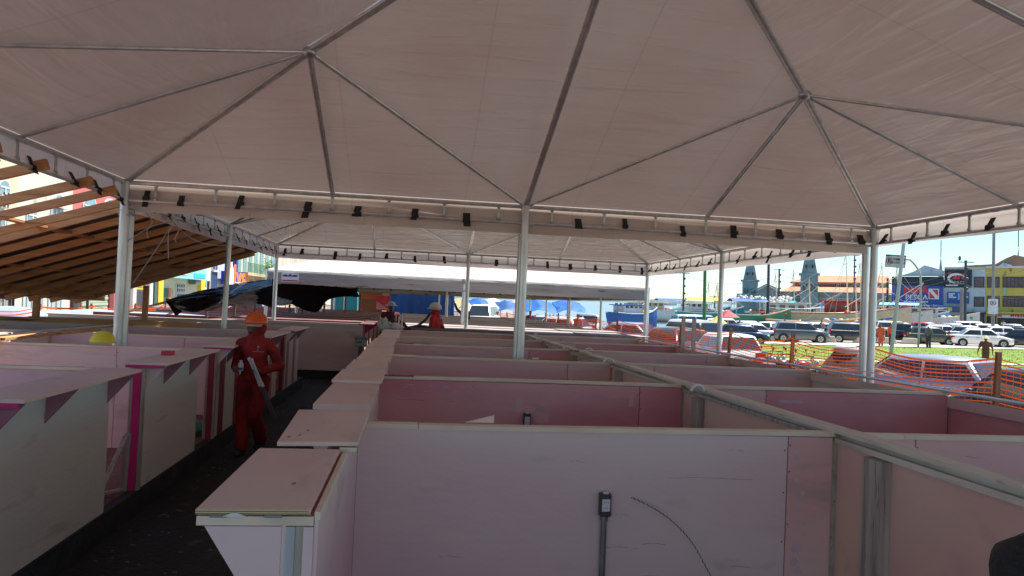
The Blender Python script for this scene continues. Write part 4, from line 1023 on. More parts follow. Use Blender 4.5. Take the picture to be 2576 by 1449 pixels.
def wp(label, px, d, face, cloth, tr, z=None, **k):
    q = gp(px, d); v = (q-CAM); v.z = 0
    rz = math.atan2(-v.x, v.y)+R(face)
    return person(label, (q.x, q.y, q.z if z is None else z), rz, k.pop('J', {}), cloth, k.pop('skin', skinM), fr='W', trousers=tr, vox=k.pop('vox', .02), detail=False, **k)
wp('person in brown dress and yellow sun hat walking on the lawn', 2481, 36, 15, flat('brown top', (.16, .04, .03)), None, skirt=flat('brown dress', (.16, .04, .03)), hat=flat('straw hat', (.62, .52, .25)), sleeves='short', hair=False,
   J=dict(elR=(.27, -.08, 1.15), haR=(.3, .02, .92), elL=(-.3, -.05, 1.15), haL=(-.33, .05, .93)))
wp('worker in orange overalls standing by a white bucket near the dark SUV', 2217, 57, 170, flat('orange overalls', (.75, .12, .04)), None, helmet=None)
wp('person in grey shirt and white cap walking past the green hatchback', 2337, 56, 150, flat('grey violet shirt', (.12, .12, .16)), flat('dark jeans', (.04, .04, .06)), hat=flat('white sun cap', (.6, .6, .6)), hair=False)
wp('person in orange vest behind the leaning white posts', 1762, 37, 170, flat('bright orange vest', (.85, .16, .03)), flat('navy trousers', (.03, .03, .06)))
wp('person in green shirt sitting below the red parasol', 1862, 66, 170, flat('dark green shirt', (.03, .12, .06)), flat('black trousers', (.02, .02, .02)))
wp('person in white shirt in front of the dark blue boat', 1975, 67, 160, flat('white shirt', (.65, .65, .65)), flat('blue trousers', (.05, .07, .15)))
wp('person in tan shirt near the bright orange canoe', 2068, 68, 190, flat('tan shirt', (.4, .3, .2)), flat('brown trousers', (.1, .07, .05)))
wp('person in beige on the far pavement by the yellow building', 2524, 92, 160, flat('beige shirt', (.45, .38, .3)), flat('grey trousers', (.15, .15, .15)))
wp('person in orange beside the leaning signpost', 2243, 58, 200, flat('red orange shirt', (.6, .1, .04)), flat('dark trousers', (.04, .03, .03)))
wp('person in purple blouse near the blue canvas roofs', 1335, 44, 170, flat('purple blouse', (.2, .03, .12)), flat('dark skirt', (.03, .03, .05)))
wp('person in pink among the white cars by the far net', 1455, 40, 150, flat('pink shirt', (.5, .15, .2)), flat('blue jeans', (.06, .09, .2)))
# ------------------------------------------------------------------ vehicles
def paint(name, c, metal=.0): return mat('car paint '+name, c, tuple(x*.93 for x in c), .28, metal, 1, coat=.6)
P_white = paint('white', (.72, .72, .72)); P_silver = paint('silver', (.42, .44, .47), .5); P_black = paint('black', (.018, .019, .022)); P_grey = paint('grey', (.11, .12, .13), .4)
P_blue = paint('dark blue', (.02, .04, .10), .3); P_green = paint('olive green', (.07, .08, .05), .3); P_red = paint('red', (.38, .02, .02)); P_beige = paint('pale beige', (.5, .48, .42)); P_lblue = paint('light blue', (.25, .38, .5), .2)
glassm = mat('car glass', (.02, .028, .033), (.03, .04, .045), .06, 0, 1, spec=.9)
tyre = flat('tyre rubber', (.02, .02, .02), .9); rimm = mat('alloy rim', (.45, .46, .48), (.35, .36, .38), .3, .8, 6)
tailm = mat('tail light', (.5, .015, .015), (.4, .01, .01), .2, 0, 3); headm = mat('head light', (.75, .78, .8), (.6, .63, .66), .12, 0, 3)
plate = flat('number plate', (.6, .6, .6)); trimm = flat('black trim', (.025, .025, .027), .6)
def make_car(name, kind):
    """front towards +y, origin on the ground at the middle"""
    P = dict(hatch=(3.9, .84, .62, 1.46, [(-1.95, .98), (-1.9, .98), (-1.82, 1.0)], (-1.80, -1.38, .52, 1.18)),
             sedan=(4.35, .85, .6, 1.45, [(-2.17, .95), (-2.1, 1.0)], (-1.62, -.92, .55, 1.25)),
             suv=(4.4, .9, .72, 1.68, [(-2.2, 1.05)], (-2.08, -1.72, .62, 1.28)),
             van=(4.9, .95, .8, 1.95, [(-2.4, 1.1)], (-2.38, -2.2, 1.1, 1.75)),
             pickup=(5.1, .92, .8, 1.72, [(-2.5, 1.1)], (-.62, -.42, .75, 1.45)))[kind]
    L, hw, sill, top, _, (rb, rt, ft, fb) = P
    h = L/2
    T = thing(name, 'x', 'car', (0, 0, -200), fr='W')
    # stations along y: (y, belt height, roof height, roof half width factor)
    belt = .95 if kind in ('hatch', 'sedan') else (1.08 if kind != 'van' else 1.15)
    hood = belt-.04
    st = [(-h, .35, .62, .86), (-h+.05, .28, .8, .93), (-h+.16, .24, belt if kind in ('hatch', 'suv', 'van', 'pickup') else belt-.02, .97), (rb, .22, belt+.02, 1.0)]
    st += [((rb+rt)/2, .22, belt+.02, 1.0), (rt, .22, belt+.02, 1), ((rt+ft)/2, .22, belt, 1), (ft, .22, belt-.01, 1), (fb, .22, belt-.02, 1.0), (h-.5, .22, hood-.08, .98), (h-.2, .24, hood-.17, .93), (h-.05, .28, .62, .86), (h, .34, .5, .78)]
    mb = MB(); rings = []
    for (y, z0, zb, w) in st:
        W = hw*w; zt = zb
        rings.append([(-W*.9, y, z0), (-W*.99, y, z0+.12), (-W, y, (z0+zt)/2), (-W*.985, y, zt-.07), (-W*.9, y, zt-.005), (-W*.5, y, zt+.015), (0, y, zt+.022), (W*.5, y, zt+.015), (W*.9, y, zt-.005), (W*.985, y, zt-.07), (W, y, (z0+zt)/2), (W*.99, y, z0+.12), (W*.9, y, z0)])
    n = 13; vs = [v for r in rings for v in r]
    fs = [(i*n+k, i*n+(k+1) % n, (i+1)*n+(k+1) % n, (i+1)*n+k) for i in range(len(rings)-1) for k in range(n)]
    fs += [list(range(n)), [(len(rings)-1)*n+k for k in range(n)][::-1]]
    mb.add(vs, fs)
    # cabin
    rw = hw*.74; bw = hw*.93
    cz = belt-.03
    ys2 = [(rb, 0), (rt, 1), ((rt+ft)/2, 1), (ft, 1), (fb, 0)]
    if kind in ('hatch', 'suv', 'van'): ys2 = [(rb, 0), (rt, .97), ((rt+ft)/2, 1.0), (ft, .97), (fb, 0)]
    rr = []
    for (y, t) in ys2:
        zt = cz+(top-cz)*t
        w = bw+(rw-bw)*t
        rr.append([(-bw, y, cz-.02), (-w, y, zt-.03*t), (-w*.8, y, zt+.03*t), (0, y, zt+.055*t), (w*.8, y, zt+.03*t), (w, y, zt-.03*t), (bw, y, cz-.02)])
    vs = [v for r in rr for v in r]; n = 7
    fs = [(i*n+k, i*n+k+1, (i+1)*n+k+1, (i+1)*n+k) for i in range(4) for k in range(6)]
    mb.add(vs, fs)
    if kind == 'pickup':
        pass
    body = mb.build('body', P_white, T, True)
    body.data.set_sharp_from_angle(angle=R(55))
    if kind == 'pickup':
        MB().box(-hw*.84, hw*.84, -h+.2, rb-.12, belt+.016, belt+.03).build('bed_cover', trimm, T)
    # glass laid a little proud of the cabin
    def pane(a, b_, c, d, push, name='window', m=glassm):
        a, b_, c, d = map(Vector, (a, b_, c, d)); nn = (b_-a).cross(d-a).normalized()
        ct = (a+b_+c+d)/4
        if nn.dot(ct-Vector((0, (rt+ft)/2, .8))) < 0: nn = -nn
        q = [p+nn*push for p in (a, b_, c, d)]; q2 = [p-nn*.01 for p in (a, b_, c, d)]
        return MB().add(q+q2, [(0, 1, 2, 3), (7, 6, 5, 4), (0, 4, 5, 1), (1, 5, 6, 2), (2, 6, 7, 3), (3, 7, 4, 0)]).build(name, m, T)
    def sidept(y, t, s):  # on the cabin side
        w = bw+(rw-bw)*t; z = cz+(top-cz)*t; return (s*(w+.002), y, z-.03*t)
    lo_, hi_ = .12, .86
    def edge(t): return rb+(rt-rb)*t, fb+(ft-fb)*t
    mid_ = (rt+ft)/2+.08
    for s in (-1, 1):
        r0, f0 = edge(lo_); r1, f1 = edge(hi_)
        pane(sidept(r0+.12, lo_, s), sidept(mid_-.04, lo_, s), sidept(mid_-.04, hi_, s), sidept(r1+.10, hi_, s), .008)
        pane(sidept(mid_+.04, lo_, s), sidept(f0-.12, lo_, s), sidept(f1-.08, hi_, s), sidept(mid_+.04, hi_, s), .008)
    for (y0, y1, nm, q) in ((fb, ft, 'windscreen', .9), (rb, rt, 'rear_window', .84)):
        a = .08; b2 = q
        ya, yb = y0+(y1-y0)*a, y0+(y1-y0)*b2; za, zb2 = cz+(top-cz)*a, cz+(top-cz)*b2+.01
        wa, wb = (bw+(rw-bw)*a)*.93, (bw+(rw-bw)*b2)*.84
        pane((-wa, ya, za), (wa, ya, za), (wb, yb, zb2), (-wb, yb, zb2), .028, nm)
    wy = h-.78 if kind != 'van' else h-.85; wr_ = .31 if kind in ('hatch', 'sedan') else .36
    for y in (-h+.75, wy):
        for s in (-1, 1):
            w = MB().tube([(s*(hw-.2), y, wr_), (s*(hw+.012), y, wr_)], wr_, 20).build('wheel', tyre, T, True)
            MB().tube([(s*(hw+.0), y, wr_), (s*(hw+.02), y, wr_)], wr_*.62, 14).build('rim', rimm, w, True)
            sp = MB()
            for k in range(5):
                a = k*2*math.pi/5; sp.bar((s*(hw+.021), y+math.cos(a)*.04, wr_+math.sin(a)*.04), (s*(hw+.021), y+math.cos(a+.5)*wr_*.5, wr_+math.sin(a+.5)*wr_*.5), .05, .008, up=(1, 0, 0))
            sp.build('spoke_gap', trimm, w)
            ar = MB().tube([(s*(hw-.02), y, wr_+.02), (s*(hw+.003), y, wr_+.02)], wr_+.055, 20).build('wheel_arch', trimm, T, True)
    for s in (-1, 1):
        zt = .78 if kind in ('hatch', 'sedan') else .9
        if kind in ('suv', 'van'): MB().box(min(s*hw*.80, s*hw*.955), max(s*hw*.80, s*hw*.955), -h+.02, -h+.16, zt-.02, zt+.28).build('tail_light', tailm, T, bevel=.03)
        else: MB().box(min(s*hw*.55, s*hw*.975), max(s*hw*.55, s*hw*.975), -h+.0, -h+.2, zt-.08, zt+.1).build('tail_light', tailm, T, bevel=.03)
        MB().box(min(s*hw*.48, s*hw*.9), max(s*hw*.48, s*hw*.9), h-.24, h-.03, .6, .74).build('headlight', headm, T, bevel=.04)
        MB().box(min(s*(hw-.02), s*(hw+.16)), max(s*(hw-.02), s*(hw+.16)), fb-.32, fb-.2, belt+.02, belt+.14).build('mirror', P_white, T, bevel=.03)
        MB().bar((s*(hw+.001), -h*.55, belt-.2), (s*(hw+.001), -h*.55+.18, belt-.2), .02, .03).build('door_handle', trimm, T)
        MB().bar((s*(hw+.001), mid_-.35, belt-.2), (s*(hw+.001), mid_-.17+.0, belt-.2), .02, .03).build('door_handle', trimm, T)
        MB().bar((s*(hw*.998+.001), mid_, .3), (s*(hw*.985+.003), mid_, belt-.06), .012, .006).build('door_seam', trimm, T)
    MB().box(-.26, .26, -h-.012, -h+.03, .62, .75).build('number_plate', plate, T)
    MB().box(-hw*.5, hw*.5, h-.06, h-.0, .4, .5).build('grille', trimm, T); MB().box(-hw*.84, hw*.84, -h+.0, -h+.06, .3, .42).build('bumper', trimm, T)
    return T
CARS = {k: make_car('parked_car', k) for k in ('hatch', 'sedan', 'suv', 'van', 'pickup')}
used = set()
def park(kind, px, d, face, pm, label, group=None, dz=0):
    """face: degrees the nose turns clockwise from pointing straight away from the camera"""
    q = gp(px, d); v = q-CAM; rz = math.atan2(-v.x, v.y)-R(face)
    src = CARS[kind]
    m = {'body': pm, 'mirror': pm}
    if kind not in used:
        used.add(kind); c = src
        for ch in c.children:
            if ch.name.split('.')[0] in m: ch.material_slots[0].link = 'OBJECT'; ch.material_slots[0].material = pm
        c.matrix_world = Matrix.Translation((q.x, q.y, q.z+dz)) @ Matrix.Rotation(rz, 4, 'Z'); c['label'] = label
    else: c = dup(src, (q.x, q.y, q.z+dz), rz, label, 'W', mats=m)
    if group: c['group'] = group
    c['category'] = 'van' if kind == 'van' else ('pickup' if kind == 'pickup' else 'car')
    return c
G1 = 'cars close beyond the orange net'; G2 = 'cars parked in the lot beyond the lawn'; G3 = 'cars on the far street'
park('hatch', 2325, 19, -62, P_silver, 'silver hatchback with large sunlit rear window right behind the orange net', G1, 0)
park('hatch', 2625, 14, -75, P_black, 'black car roof cut off by the right edge of the photo', G1, -.05)
park('hatch', 1826, 27.5, -18, P_white, 'white hatchback with bright red tail lights right behind the net', G1, 0)
park('hatch', 1690, 33, -30, P_grey, 'grey hatchback behind the twin upright boards', G1)
park('van', 1733, 47, -35, P_white, 'white van with sloped windscreen between the twin upright boards', G1)
park('sedan', 1577, 40, -60, P_silver, 'silver sedan seen through the net next to the slim far post', G1)
park('pickup', 1481, 57, 8, P_white, 'white pickup with dark rear window seen below the river', G1)
park('hatch', 1408, 43, -50, P_white, 'white hatchback with curved roof line right of the leaning stakes', G1)
park('hatch', 1345, 46, -15, P_silver, 'small silver car half hidden by grey cover sheets', G1)
park('van', 1215, 55, -170, P_white, 'white van facing the market near the blue hoarding', G1)
rowA = [(2013, 55.5, 78, 'suv', P_grey, 'dark grey SUV in the front row left of the twin corner posts'), (2150, 56.5, 74, 'suv', P_black, 'black SUV partly hidden by the twin corner posts'), (2262, 59, 80, 'pickup', P_black, 'black pickup behind the man in orange overalls'),
        (2342, 56.5, 76, 'hatch', P_green, 'olive green hatchback behind the man in the white cap'), (2468, 55, 78, 'sedan', P_white, 'white sedan behind the person in the sun hat'), (2590, 54.5, 100, 'sedan', P_black, 'black sedan at the right edge of the lot'),
        (1868, 52, 80, 'hatch', P_blue, 'dark blue car low behind the net under the red parasol'), (1895, 56, 76, 'sedan', P_silver, 'silver sedan behind the net, first on the left in the lot'),]
rowB = [(1823, 62, 72, 'suv', P_white, 'white SUV with pale windscreen behind the second corner post'), (1883, 63, 70, 'sedan', P_white, 'white sedan below the red parasol'), (1942, 62, 25, 'hatch', P_white, 'white hatchback seen from behind in the lot'), (1992, 66, 70, 'sedan', P_silver, 'silver-roofed sedan behind the white hatchback'),
        (2062, 63, 60, 'sedan', P_white, 'white sedan between two dark SUVs'), (2128, 65, 70, 'hatch', P_silver, 'silver hatchback behind the black SUV'), (2245, 66, 60, 'suv', P_beige, 'beige jeep behind the leaning signpost'),
        (2368, 64, 72, 'sedan', P_white, 'white sedan behind the olive green hatchback'), (2440, 63, 75, 'hatch', P_silver, 'silver car behind the front white sedan'), (2520, 63, 70, 'sedan', P_white, 'second white sedan in the row behind'), (2585, 64, 75, 'hatch', P_green, 'green car by the right picture edge')]
rowC = [(2400, 72, 75, 'sedan', P_silver, 'silver sedan in front of the blue-framed shop'), (2448, 73, 75, 'suv', P_white, 'white SUV in front of the pale shop wall'), (2492, 72, 70, 'hatch', P_white, 'white hatchback by the concrete pole'), (2335, 74, 80, 'hatch', P_red, 'red car roof behind the white sedans'),
        (2550, 75, 80, 'sedan', P_silver, 'silver sedan before the yellow building'), (2210, 73, 60, 'hatch', P_blue, 'dark blue car behind the beige jeep'), (1790, 69, 60, 'hatch', P_lblue, 'light blue car beside the tall green pole'), (1755, 62, 65, 'van', P_lblue, 'pale blue van left of the tall green pole')]
for px, d, f, k, pm, lb in rowA+rowB: park(k, px, d*1.09, f, pm, lb, G2)
for px, d, f, k, pm, lb in rowC: park(k, px, d*1.09, f, pm, lb, G3)
for i, (px, d, k, pm, lb) in enumerate(((262, 27, 'hatch', P_lblue, 'pale blue car roof behind the left orange net'), (520, 44, 'sedan', P_white, 'white sedan under the shiny tarpaulin'),
                            (655, 52, 'van', P_white, 'white van with dark rear window under the black sheets'), (425, 34, 'sedan', P_silver, 'silver sedan roof beside the yellow shop front'))):
    park(k, px, d, 15, pm, lb, 'cars in the street of old shop fronts', -.35 if i < 1 else -.1)

# motorbikes and heap behind the net
def motorbike(px, d, face, pm, label):
    q = gp(px, d); v = q-CAM; T = thing('motorbike', label, 'motorbike', (q.x, q.y, q.z), math.atan2(-v.x, v.y)-R(face), 'motorbikes behind the orange net', 'W')
    for y in (-.62, .62):
        w = MB(); pts = [(0, y+.29*math.cos(t), .3+.29*math.sin(t)) for t in [2*math.pi*i/20 for i in range(21)]]
        w.tube(pts, .05, 8, cap=False); o = w.build('wheel', tyre, T, True); MB().tube([(-.03, y, .3), (.03, y, .3)], .09, 10).build('hub', rimm, o, True)
    mb = MB(); mb.ell((0, .12, .78), .15, .27, .15, 14, 8); mb.ell((0, -.1, .45), .14, .25, .18, 12, 8); mb.build('tank', pm, T, True)
    mb = MB(); mb.ell((0, -.38, .78), .13, .34, .07, 12, 6); mb.build('seat', trimm, T, True)
    MB().tube([(.07, .66, .32), (.08, .45, .85), (.08, .38, 1.0)], .022, 6).tube([(-.07, .66, .32), (-.08, .45, .85), (-.08, .38, 1.0)], .022, 6).build('fork', rimm, T, True)
    MB().tube([(-.36, .24, 1.02), (-.2, .36, 1.05), (.2, .36, 1.05), (.36, .24, 1.02)], .016, 6).build('handlebar', trimm, T, True)
    MB().ell((0, .55, .86), .08, .06, .08, 10, 8).build('headlight', rimm, T, True)
    for s in (-1, 1): MB().tube([(s*.25, .33, 1.04), (s*.3, .33, 1.18)], .008, 4).ell((s*.31, .33, 1.2), .06, .02, .04, 8, 6).build('mirror', trimm, T, True)
    MB().tube([(.12, -.1, .35), (.16, -.7, .42)], .04, 8).build('exhaust', rimm, T, True)
    MB().bar((0, .5, .62), (0, -.6, .7), .1, .08).build('frame', trimm, T)
for a in ((1905, 20.5, 60, P_red, 'red motorbike leaning behind the net beside the hatchback'), (1962, 20.5, 65, P_black, 'black motorbike in the middle of the row behind the net'), (2010, 21, 70, P_red, 'red and black motorbike nearest the covered heap'), (1935, 23, 55, P_black, 'second black motorbike further back')): motorbike(*a)
q = gp(2112, 16.8)
def heap(u, v):
    a = 2*math.pi*u; r = (1-v); x = .95*r*math.cos(a); y = .6*r*math.sin(a); z = 1.5*(1-r**1.7)
    f_ = .09*noise.noise(Vector((math.cos(a)*2, math.sin(a)*2, v*4)))
    return (q.x+x+f_+.18*v, q.y+y, q.z+z+f_*.6)
hm = mat('dark cover', (.03, .028, .03), (.05, .045, .045), .8, 0, 3, bump=.7, bscale=7)
hp = MB().grid(heap, 40, 14).build('covered_heap', hm, None, True, fix=False); solo(hp, 'pointed heap under a dark cover with grey top behind the net', 'covered heap', fr='W')
hc = MB().ell((q.x+.16, q.y-.03, q.z+1.4), .3, .2, .14, 14, 8).build('grey_cap', flat('grey sheet cap', (.4, .4, .4)), hp, True)
hc.matrix_parent_inverse = hp.matrix_world.inverted()
# ------------------------------------------------------------------ boats in the basin
def boat(px, d, L, face, hull, cab, label, z=-1.15, cabin=True, mast=0, canopy=None, deck=None, hh=1.9, rails=False, name='boat'):
    v = CAM+ray(px, hor(px))*d; dv = v-CAM; rz = math.atan2(-dv.x, dv.y)-R(face)
    T = thing(name, label, 'boat', (v.x, v.y, z), rz, 'boats moored in the basin', 'W')
    W = L*.14; n = 16; rings = []
    for i in range(n+1):
        t = i/n; y = -L/2+L*t
        w = W*(1-max(0, (t-.45)/.55)**2.2)*(.82+.18*min(1, t/.25)); w = max(.03, w)
        sh = hh*(1+.75*max(0, t-.5)**1.6*2+.18*max(0, .25-t)*2)
        rings.append([(-w, y, sh), (-w*.97, y, sh*.75), (-w*.75, y, .25*hh), (-.05, y, -.3), (.05, y, -.3), (w*.75, y, .25*hh), (w*.97, y, sh*.75), (w, y, sh), (w*.86, y, sh-.15), (-w*.86, y, sh-.15)])
    k = 10; vs = [p for r in rings for p in r]
    fs = [(i*k+j, i*k+(j+1) % k, (i+1)*k+(j+1) % k, (i+1)*k+j) for i in range(n) for j in range(k)]+[list(range(k))[::-1], [n*k+j for j in range(k)]]
    MB().add(vs, fs).build('hull', hull, T, True)
    st = MB()
    for i in range(n):
        for s in (-1, 1):
            a = Vector(rings[i][0 if s < 0 else 7]); b_ = Vector(rings[i+1][0 if s < 0 else 7])
            st.bar(a+Vector((s*.02, 0, -.05)), b_+Vector((s*.02, 0, -.05)), .07, .12)
    st.build('rubbing_strake', deck or rail_m, T)
    if cabin:
        c0, c1 = -L*.36, L*.06; cw = W*.72; ch = min(1.9, L*.13)
        MB().box(-cw, cw, c0, c1, hh-.3, hh+ch-.2).build('cabin', cab, T, bevel=.05)
        MB().box(-cw-.25, cw+.25, c0-.5, c1+.6, hh+ch-.195, hh+ch-.08).build('cabin_roof', canopy or cab, T, bevel=.04)
        for s in (-1, 1):
            for i in range(4):
                y = c0+(c1-c0)*(.1+.23*i); MB().box(min(s*(cw-.02), s*(cw+.02)), max(s*(cw-.02), s*(cw+.02)), y, y+(c1-c0)*.14, hh+.65, hh+1.25).build('window', glassm, T)
    if canopy and not cabin:
        for y in (-L*.3, L*.1):
            for s in (-1, 1): MB().tube([(s*W*.75, y, hh-.2), (s*W*.75, y, hh+1.6)], .04, 6).build('canopy_post', steel, T)
        MB().grid(lambda u, v: (-W*.95+2*W*.95*u, -L*.36+L*.5*v, hh+1.62+.35*math.sin(math.pi*u)), 8, 6).build('canopy', canopy, T, True, fix=False)
    if mast:
        MB().tube([(0, L*.12, hh-.2), (0, L*.1, hh+mast)], [.09, .05], 8).build('mast', rail_m, T, True)
        rg_ = MB()
        for s in (-1, 1): rg_.tube([(s*W*.9, L*.02, hh), (0, L*.1, hh+mast*.93)], .022, 4)
        rg_.tube([(0, L*.48, hh*1.5), (0, L*.1, hh+mast*.93)], .022, 4); rg_.tube([(0, -L*.46, hh), (0, L*.1, hh+mast*.93)], .02, 4)
        rg_.build('rigging', flat('rigging rope', (.35, .33, .3)), T)
        MB().tube([(0, L*.1, hh+.8), (.6, L*.42, hh+mast*.62)], .05, 6).build('boom', rail_m, T)
        MB().bar((-W*.6, L*.1, hh+mast*.78), (W*.6, L*.1, hh+mast*.78), .06, .06).build('yard', rail_m, T)
    if rails:
        r_ = MB()
        for i in range(2, n-1, 2):
            for s in (0, 7): p = Vector(rings[i][s]); r_.tube([p, p+Vector((0, 0, .8))], .025, 4)
        for i in range(2, n-3, 2):
            for s in (0, 7): r_.tube([Vector(rings[i][s])+Vector((0, 0, .8)), Vector(rings[i+2][s])+Vector((0, 0, .8))], .025, 4)
        r_.build('railing', outlet_w, T)
    g = random.Random(int(px))
    for i in range(5):
        c = g.choice([(.5, .05, .03), (.02, .15, .5), (.7, .5, .05), (.05, .35, .3), (.6, .6, .6)])
        y = L*(.12+.07*i)
        MB().ell((g.uniform(-W*.4, W*.4), y, hh+.12), .3, .35, .26, 8, 6).build('deck_bundle', flat('bundle %.2f %.2f' % (c[0], c[1]), c), T, True)
    return T
B_white = flat('boat white', (.62, .62, .58)); B_blue = flat('boat blue', (.02, .10, .35)); B_dblue = flat('boat dark blue', (.02, .05, .14)); B_teal = flat('boat teal', (.04, .30, .32)); B_cream = flat('boat cream', (.62, .52, .34))
B_or = flat('boat orange wood', (.5, .22, .06)); B_red = flat('boat red', (.36, .04, .03)); B_yel = flat('boat yellow', (.75, .5, .06)); B_lb = flat('canvas light blue', (.2, .45, .7)); B_brown = flat('boat brown', (.22, .1, .06)); B_green = flat('boat green', (.05, .25, .15))
boats = [
 (2085, 94, 19, 82, B_cream, B_white, 'long cream wooden boat with red stripe and dark cabin at the middle of the basin', dict(cabin=False, mast=8, deck=B_red, hh=2.3)),
 (2185, 98, 15, 88, B_white, B_red, 'white hulled boat with red cabin behind the twin corner posts', dict(mast=7, deck=B_brown, hh=2.1)),
 (2010, 104, 13, 78, B_white, B_white, 'white cabin boat with pink door below the tower', dict(canopy=B_white, mast=5, rails=True)),
 (1925, 108, 14, 80, B_dblue, B_blue, 'dark blue boat with teal deck in front of the gable', dict(cabin=False, canopy=B_dblue, deck=B_teal, mast=6)),
 (1786, 100, 9, 80, B_teal, B_yel, 'boat with flat yellow canopy beside the green pole', dict(cabin=False, canopy=B_yel, z=-1.1, mast=4)),
 (1768, 128, 10, 70, B_blue, B_white, 'blue and white boat left of the green pole', dict(canopy=B_cream, mast=5)),
 (1700, 130, 10, 70, B_blue, B_blue, 'bright blue boat on the open river under the net', dict(cabin=False, canopy=B_blue)),
 (1598, 96, 9, 40, B_blue, B_white, 'blue fishing boat with high wheelhouse at the slim far post', dict(mast=4, canopy=B_blue, hh=1.7)),
 (2050, 88, 11, 85, B_or, B_or, 'bright orange canoe-like boat nearest the parked cars', dict(cabin=False, hh=1.3, z=-1.1)),
 (2128, 87, 10, 84, B_yel, B_yel, 'yellow trimmed open boat beside the orange one', dict(cabin=False, hh=1.3, z=-1.1, deck=B_blue, mast=5)),
 (1975, 118, 12, 100, B_white, B_teal, 'boat with teal canopy and piled white floats', dict(cabin=False, canopy=B_teal, mast=7)),
 (2140, 120, 13, 80, B_white, B_lb, 'pale boat with light blue cabin below the market wall', dict(mast=9, rails=True)),
 (2235, 112, 11, 80, B_brown, B_white, 'brown boat with white wheelhouse left of the blue sign wall', dict(mast=8)),
 (2285, 104, 10, 95, B_lb, B_white, 'light blue boat in front of the blue sign wall', dict(cabin=False, canopy=B_lb, z=-1.15)),
 (2345, 100, 11, 88, B_white, B_white, 'long low white boat below the fishing shop', dict(cabin=True, canopy=B_white, z=-1.2)),
 (1660, 126, 10, 80, B_white, B_cream, 'distant white river boat with flat cream roof', dict(canopy=B_cream)),
 (1900, 92, 9, 70, B_green, B_white, 'green boat behind the red parasol', dict(cabin=False, canopy=B_blue, z=-1.15)),
]
for b_ in boats: boat(*b_[:7], **b_[7])
boat(1640, 900, 60, 85, B_white, B_white, 'tiny white ship on the horizon of the river', z=-2, hh=3, mast=8)
# red and yellow parasols
def parasol(px, d, r, c, label, tilt=0, h=2.3):
    q = gp(px, d); T = thing('parasol', label, 'parasol', tuple(q), 0, None, 'W')
    MB().tube([(0, 0, 0), (0, 0, h+.3)], .03, 6).build('pole', steel, T)
    MB().add([(r*math.cos(2*math.pi*k/8), r*math.sin(2*math.pi*k/8), h-.25) for k in range(8)]+[(0, 0, h+.35)], [(k, (k+1) % 8, 8) for k in range(8)]).build('canopy', c, T, fix=False)
parasol(1832, 60, 1.0, flat('red parasol cloth', (.62, .06, .09), trans=.2), 'small red parasol at the edge of the basin', h=2.2)
parasol(1806, 58, .8, flat('yellow parasol cloth', (.75, .5, .05), trans=.2), 'yellow parasol just below the red one', h=1.75)
# white float heap on the blue boat
q = CAM+ray(1925, 748)*106; mb = MB(); g = random.Random(5)
for i in range(70): mb.ell((q.x+g.uniform(-4, 4), q.y+g.uniform(-1, 1), 2.6+g.uniform(-.2, .6)), .22, .22, .2, 7, 5)
solo(mb.build('float_heap', flat('white floats', (.72, .72, .68)), None, True), 'heap of round white net floats on a boat roof', 'fishing floats', fr='W', kind='stuff')
# ------------------------------------------------------------------ buildings on the right (faces towards the tents)
class Front:
    """a vertical facade plane; local x to the right, local y into the building, z up"""
    def __init__(s, pxc, dist, z0=-1.02, turn=0):
        a = az(pxc); s.a = a+R(turn); dv = Vector((math.sin(a), math.cos(a), 0))
        s.n = Vector((math.sin(s.a), math.cos(s.a), 0)); s.u = Vector((math.cos(s.a), -math.sin(s.a), 0))
        s.o = Vector((CAM.x, CAM.y, 0))+dv*dist; s.o.z = z0
    def at(s, px, py):
        d = ray(px, py); t = (s.o-CAM).dot(s.n)/d.dot(s.n); p = CAM+d*t-s.o; return p.dot(s.u), p.z
    def thing(s, name, label, cat, group=None):
        return thing(name, label, cat, tuple(s.o), -s.a, group, 'W')
    def rect(s, x0, x1, y0, y1):
        (a, z1), (b_, _) = s.at(x0, y0), s.at(x1, y0); z0 = s.at(x0, y1)[1]; return a, b_, z0, z1
def wallmat(n, c, st=None): return mat('wall '+n, c, tuple(x*.8 for x in c), .85, 0, .35, (1, 1, .35), spots=(st or tuple(x*.45 for x in c), 1.1, .58, .72))
slate = wallmat('dark fascia', (.03, .045, .06)); signblue = flat('sign blue', (.02, .09, .36)); signred = flat('sign red', (.62, .05, .06)); signwhite = flat('sign white', (.75, .78, .8))
pwhite = wallmat('whitewash blue grey', (.48, .6, .66)); pyellow = wallmat('faded yellow', (.55, .47, .12), (.16, .13, .05)); glazed = mat('brown shutters', (.13, .1, .11), (.08, .06, .07), .5, 0, 2)
shopdark = mat('shop interior', (.045, .055, .065), (.1, .08, .06), .7, 0, .8); creamw = wallmat('grey cream', (.38, .4, .38)); rust = wallmat('old tile roof', (.3, .2, .14)); orange_tile = mat('orange tile roof', (.55, .24, .13), (.42, .17, .09), .85, 0, .5, (1, 3, 1)); teal_w = wallmat('grey teal iron', (.22, .31, .33), (.12, .17, .18))
FR = Front(2410, 131)
def win(T, F, x0, x1, y0, y1, m=glazed, fm=None, name='window', dep=.12, bars=3):
    a, b_, z0, z1 = F.rect(x0, x1, y0, y1)
    f = MB().box(a-.08, a, -.1, .05, z0-.08, z1+.08).box(b_, b_+.08, -.1, .05, z0-.08, z1+.08).box(a, b_, -.1, .05, z1, z1+.08).box(a, b_, -.14, .05, z0-.08, z0).build(name, fm or trimm, T)
    MB().box(a, b_, -.03, -.01, z0, z1).build('pane', m, f)
    if bars:
        bb = MB()
        for i in range(1, bars): bb.box(a+(b_-a)*i/bars-.03, a+(b_-a)*i/bars+.03, -.06, -.031, z0, z1)
        bb.build('mullion', fm or trimm, f)
    return f
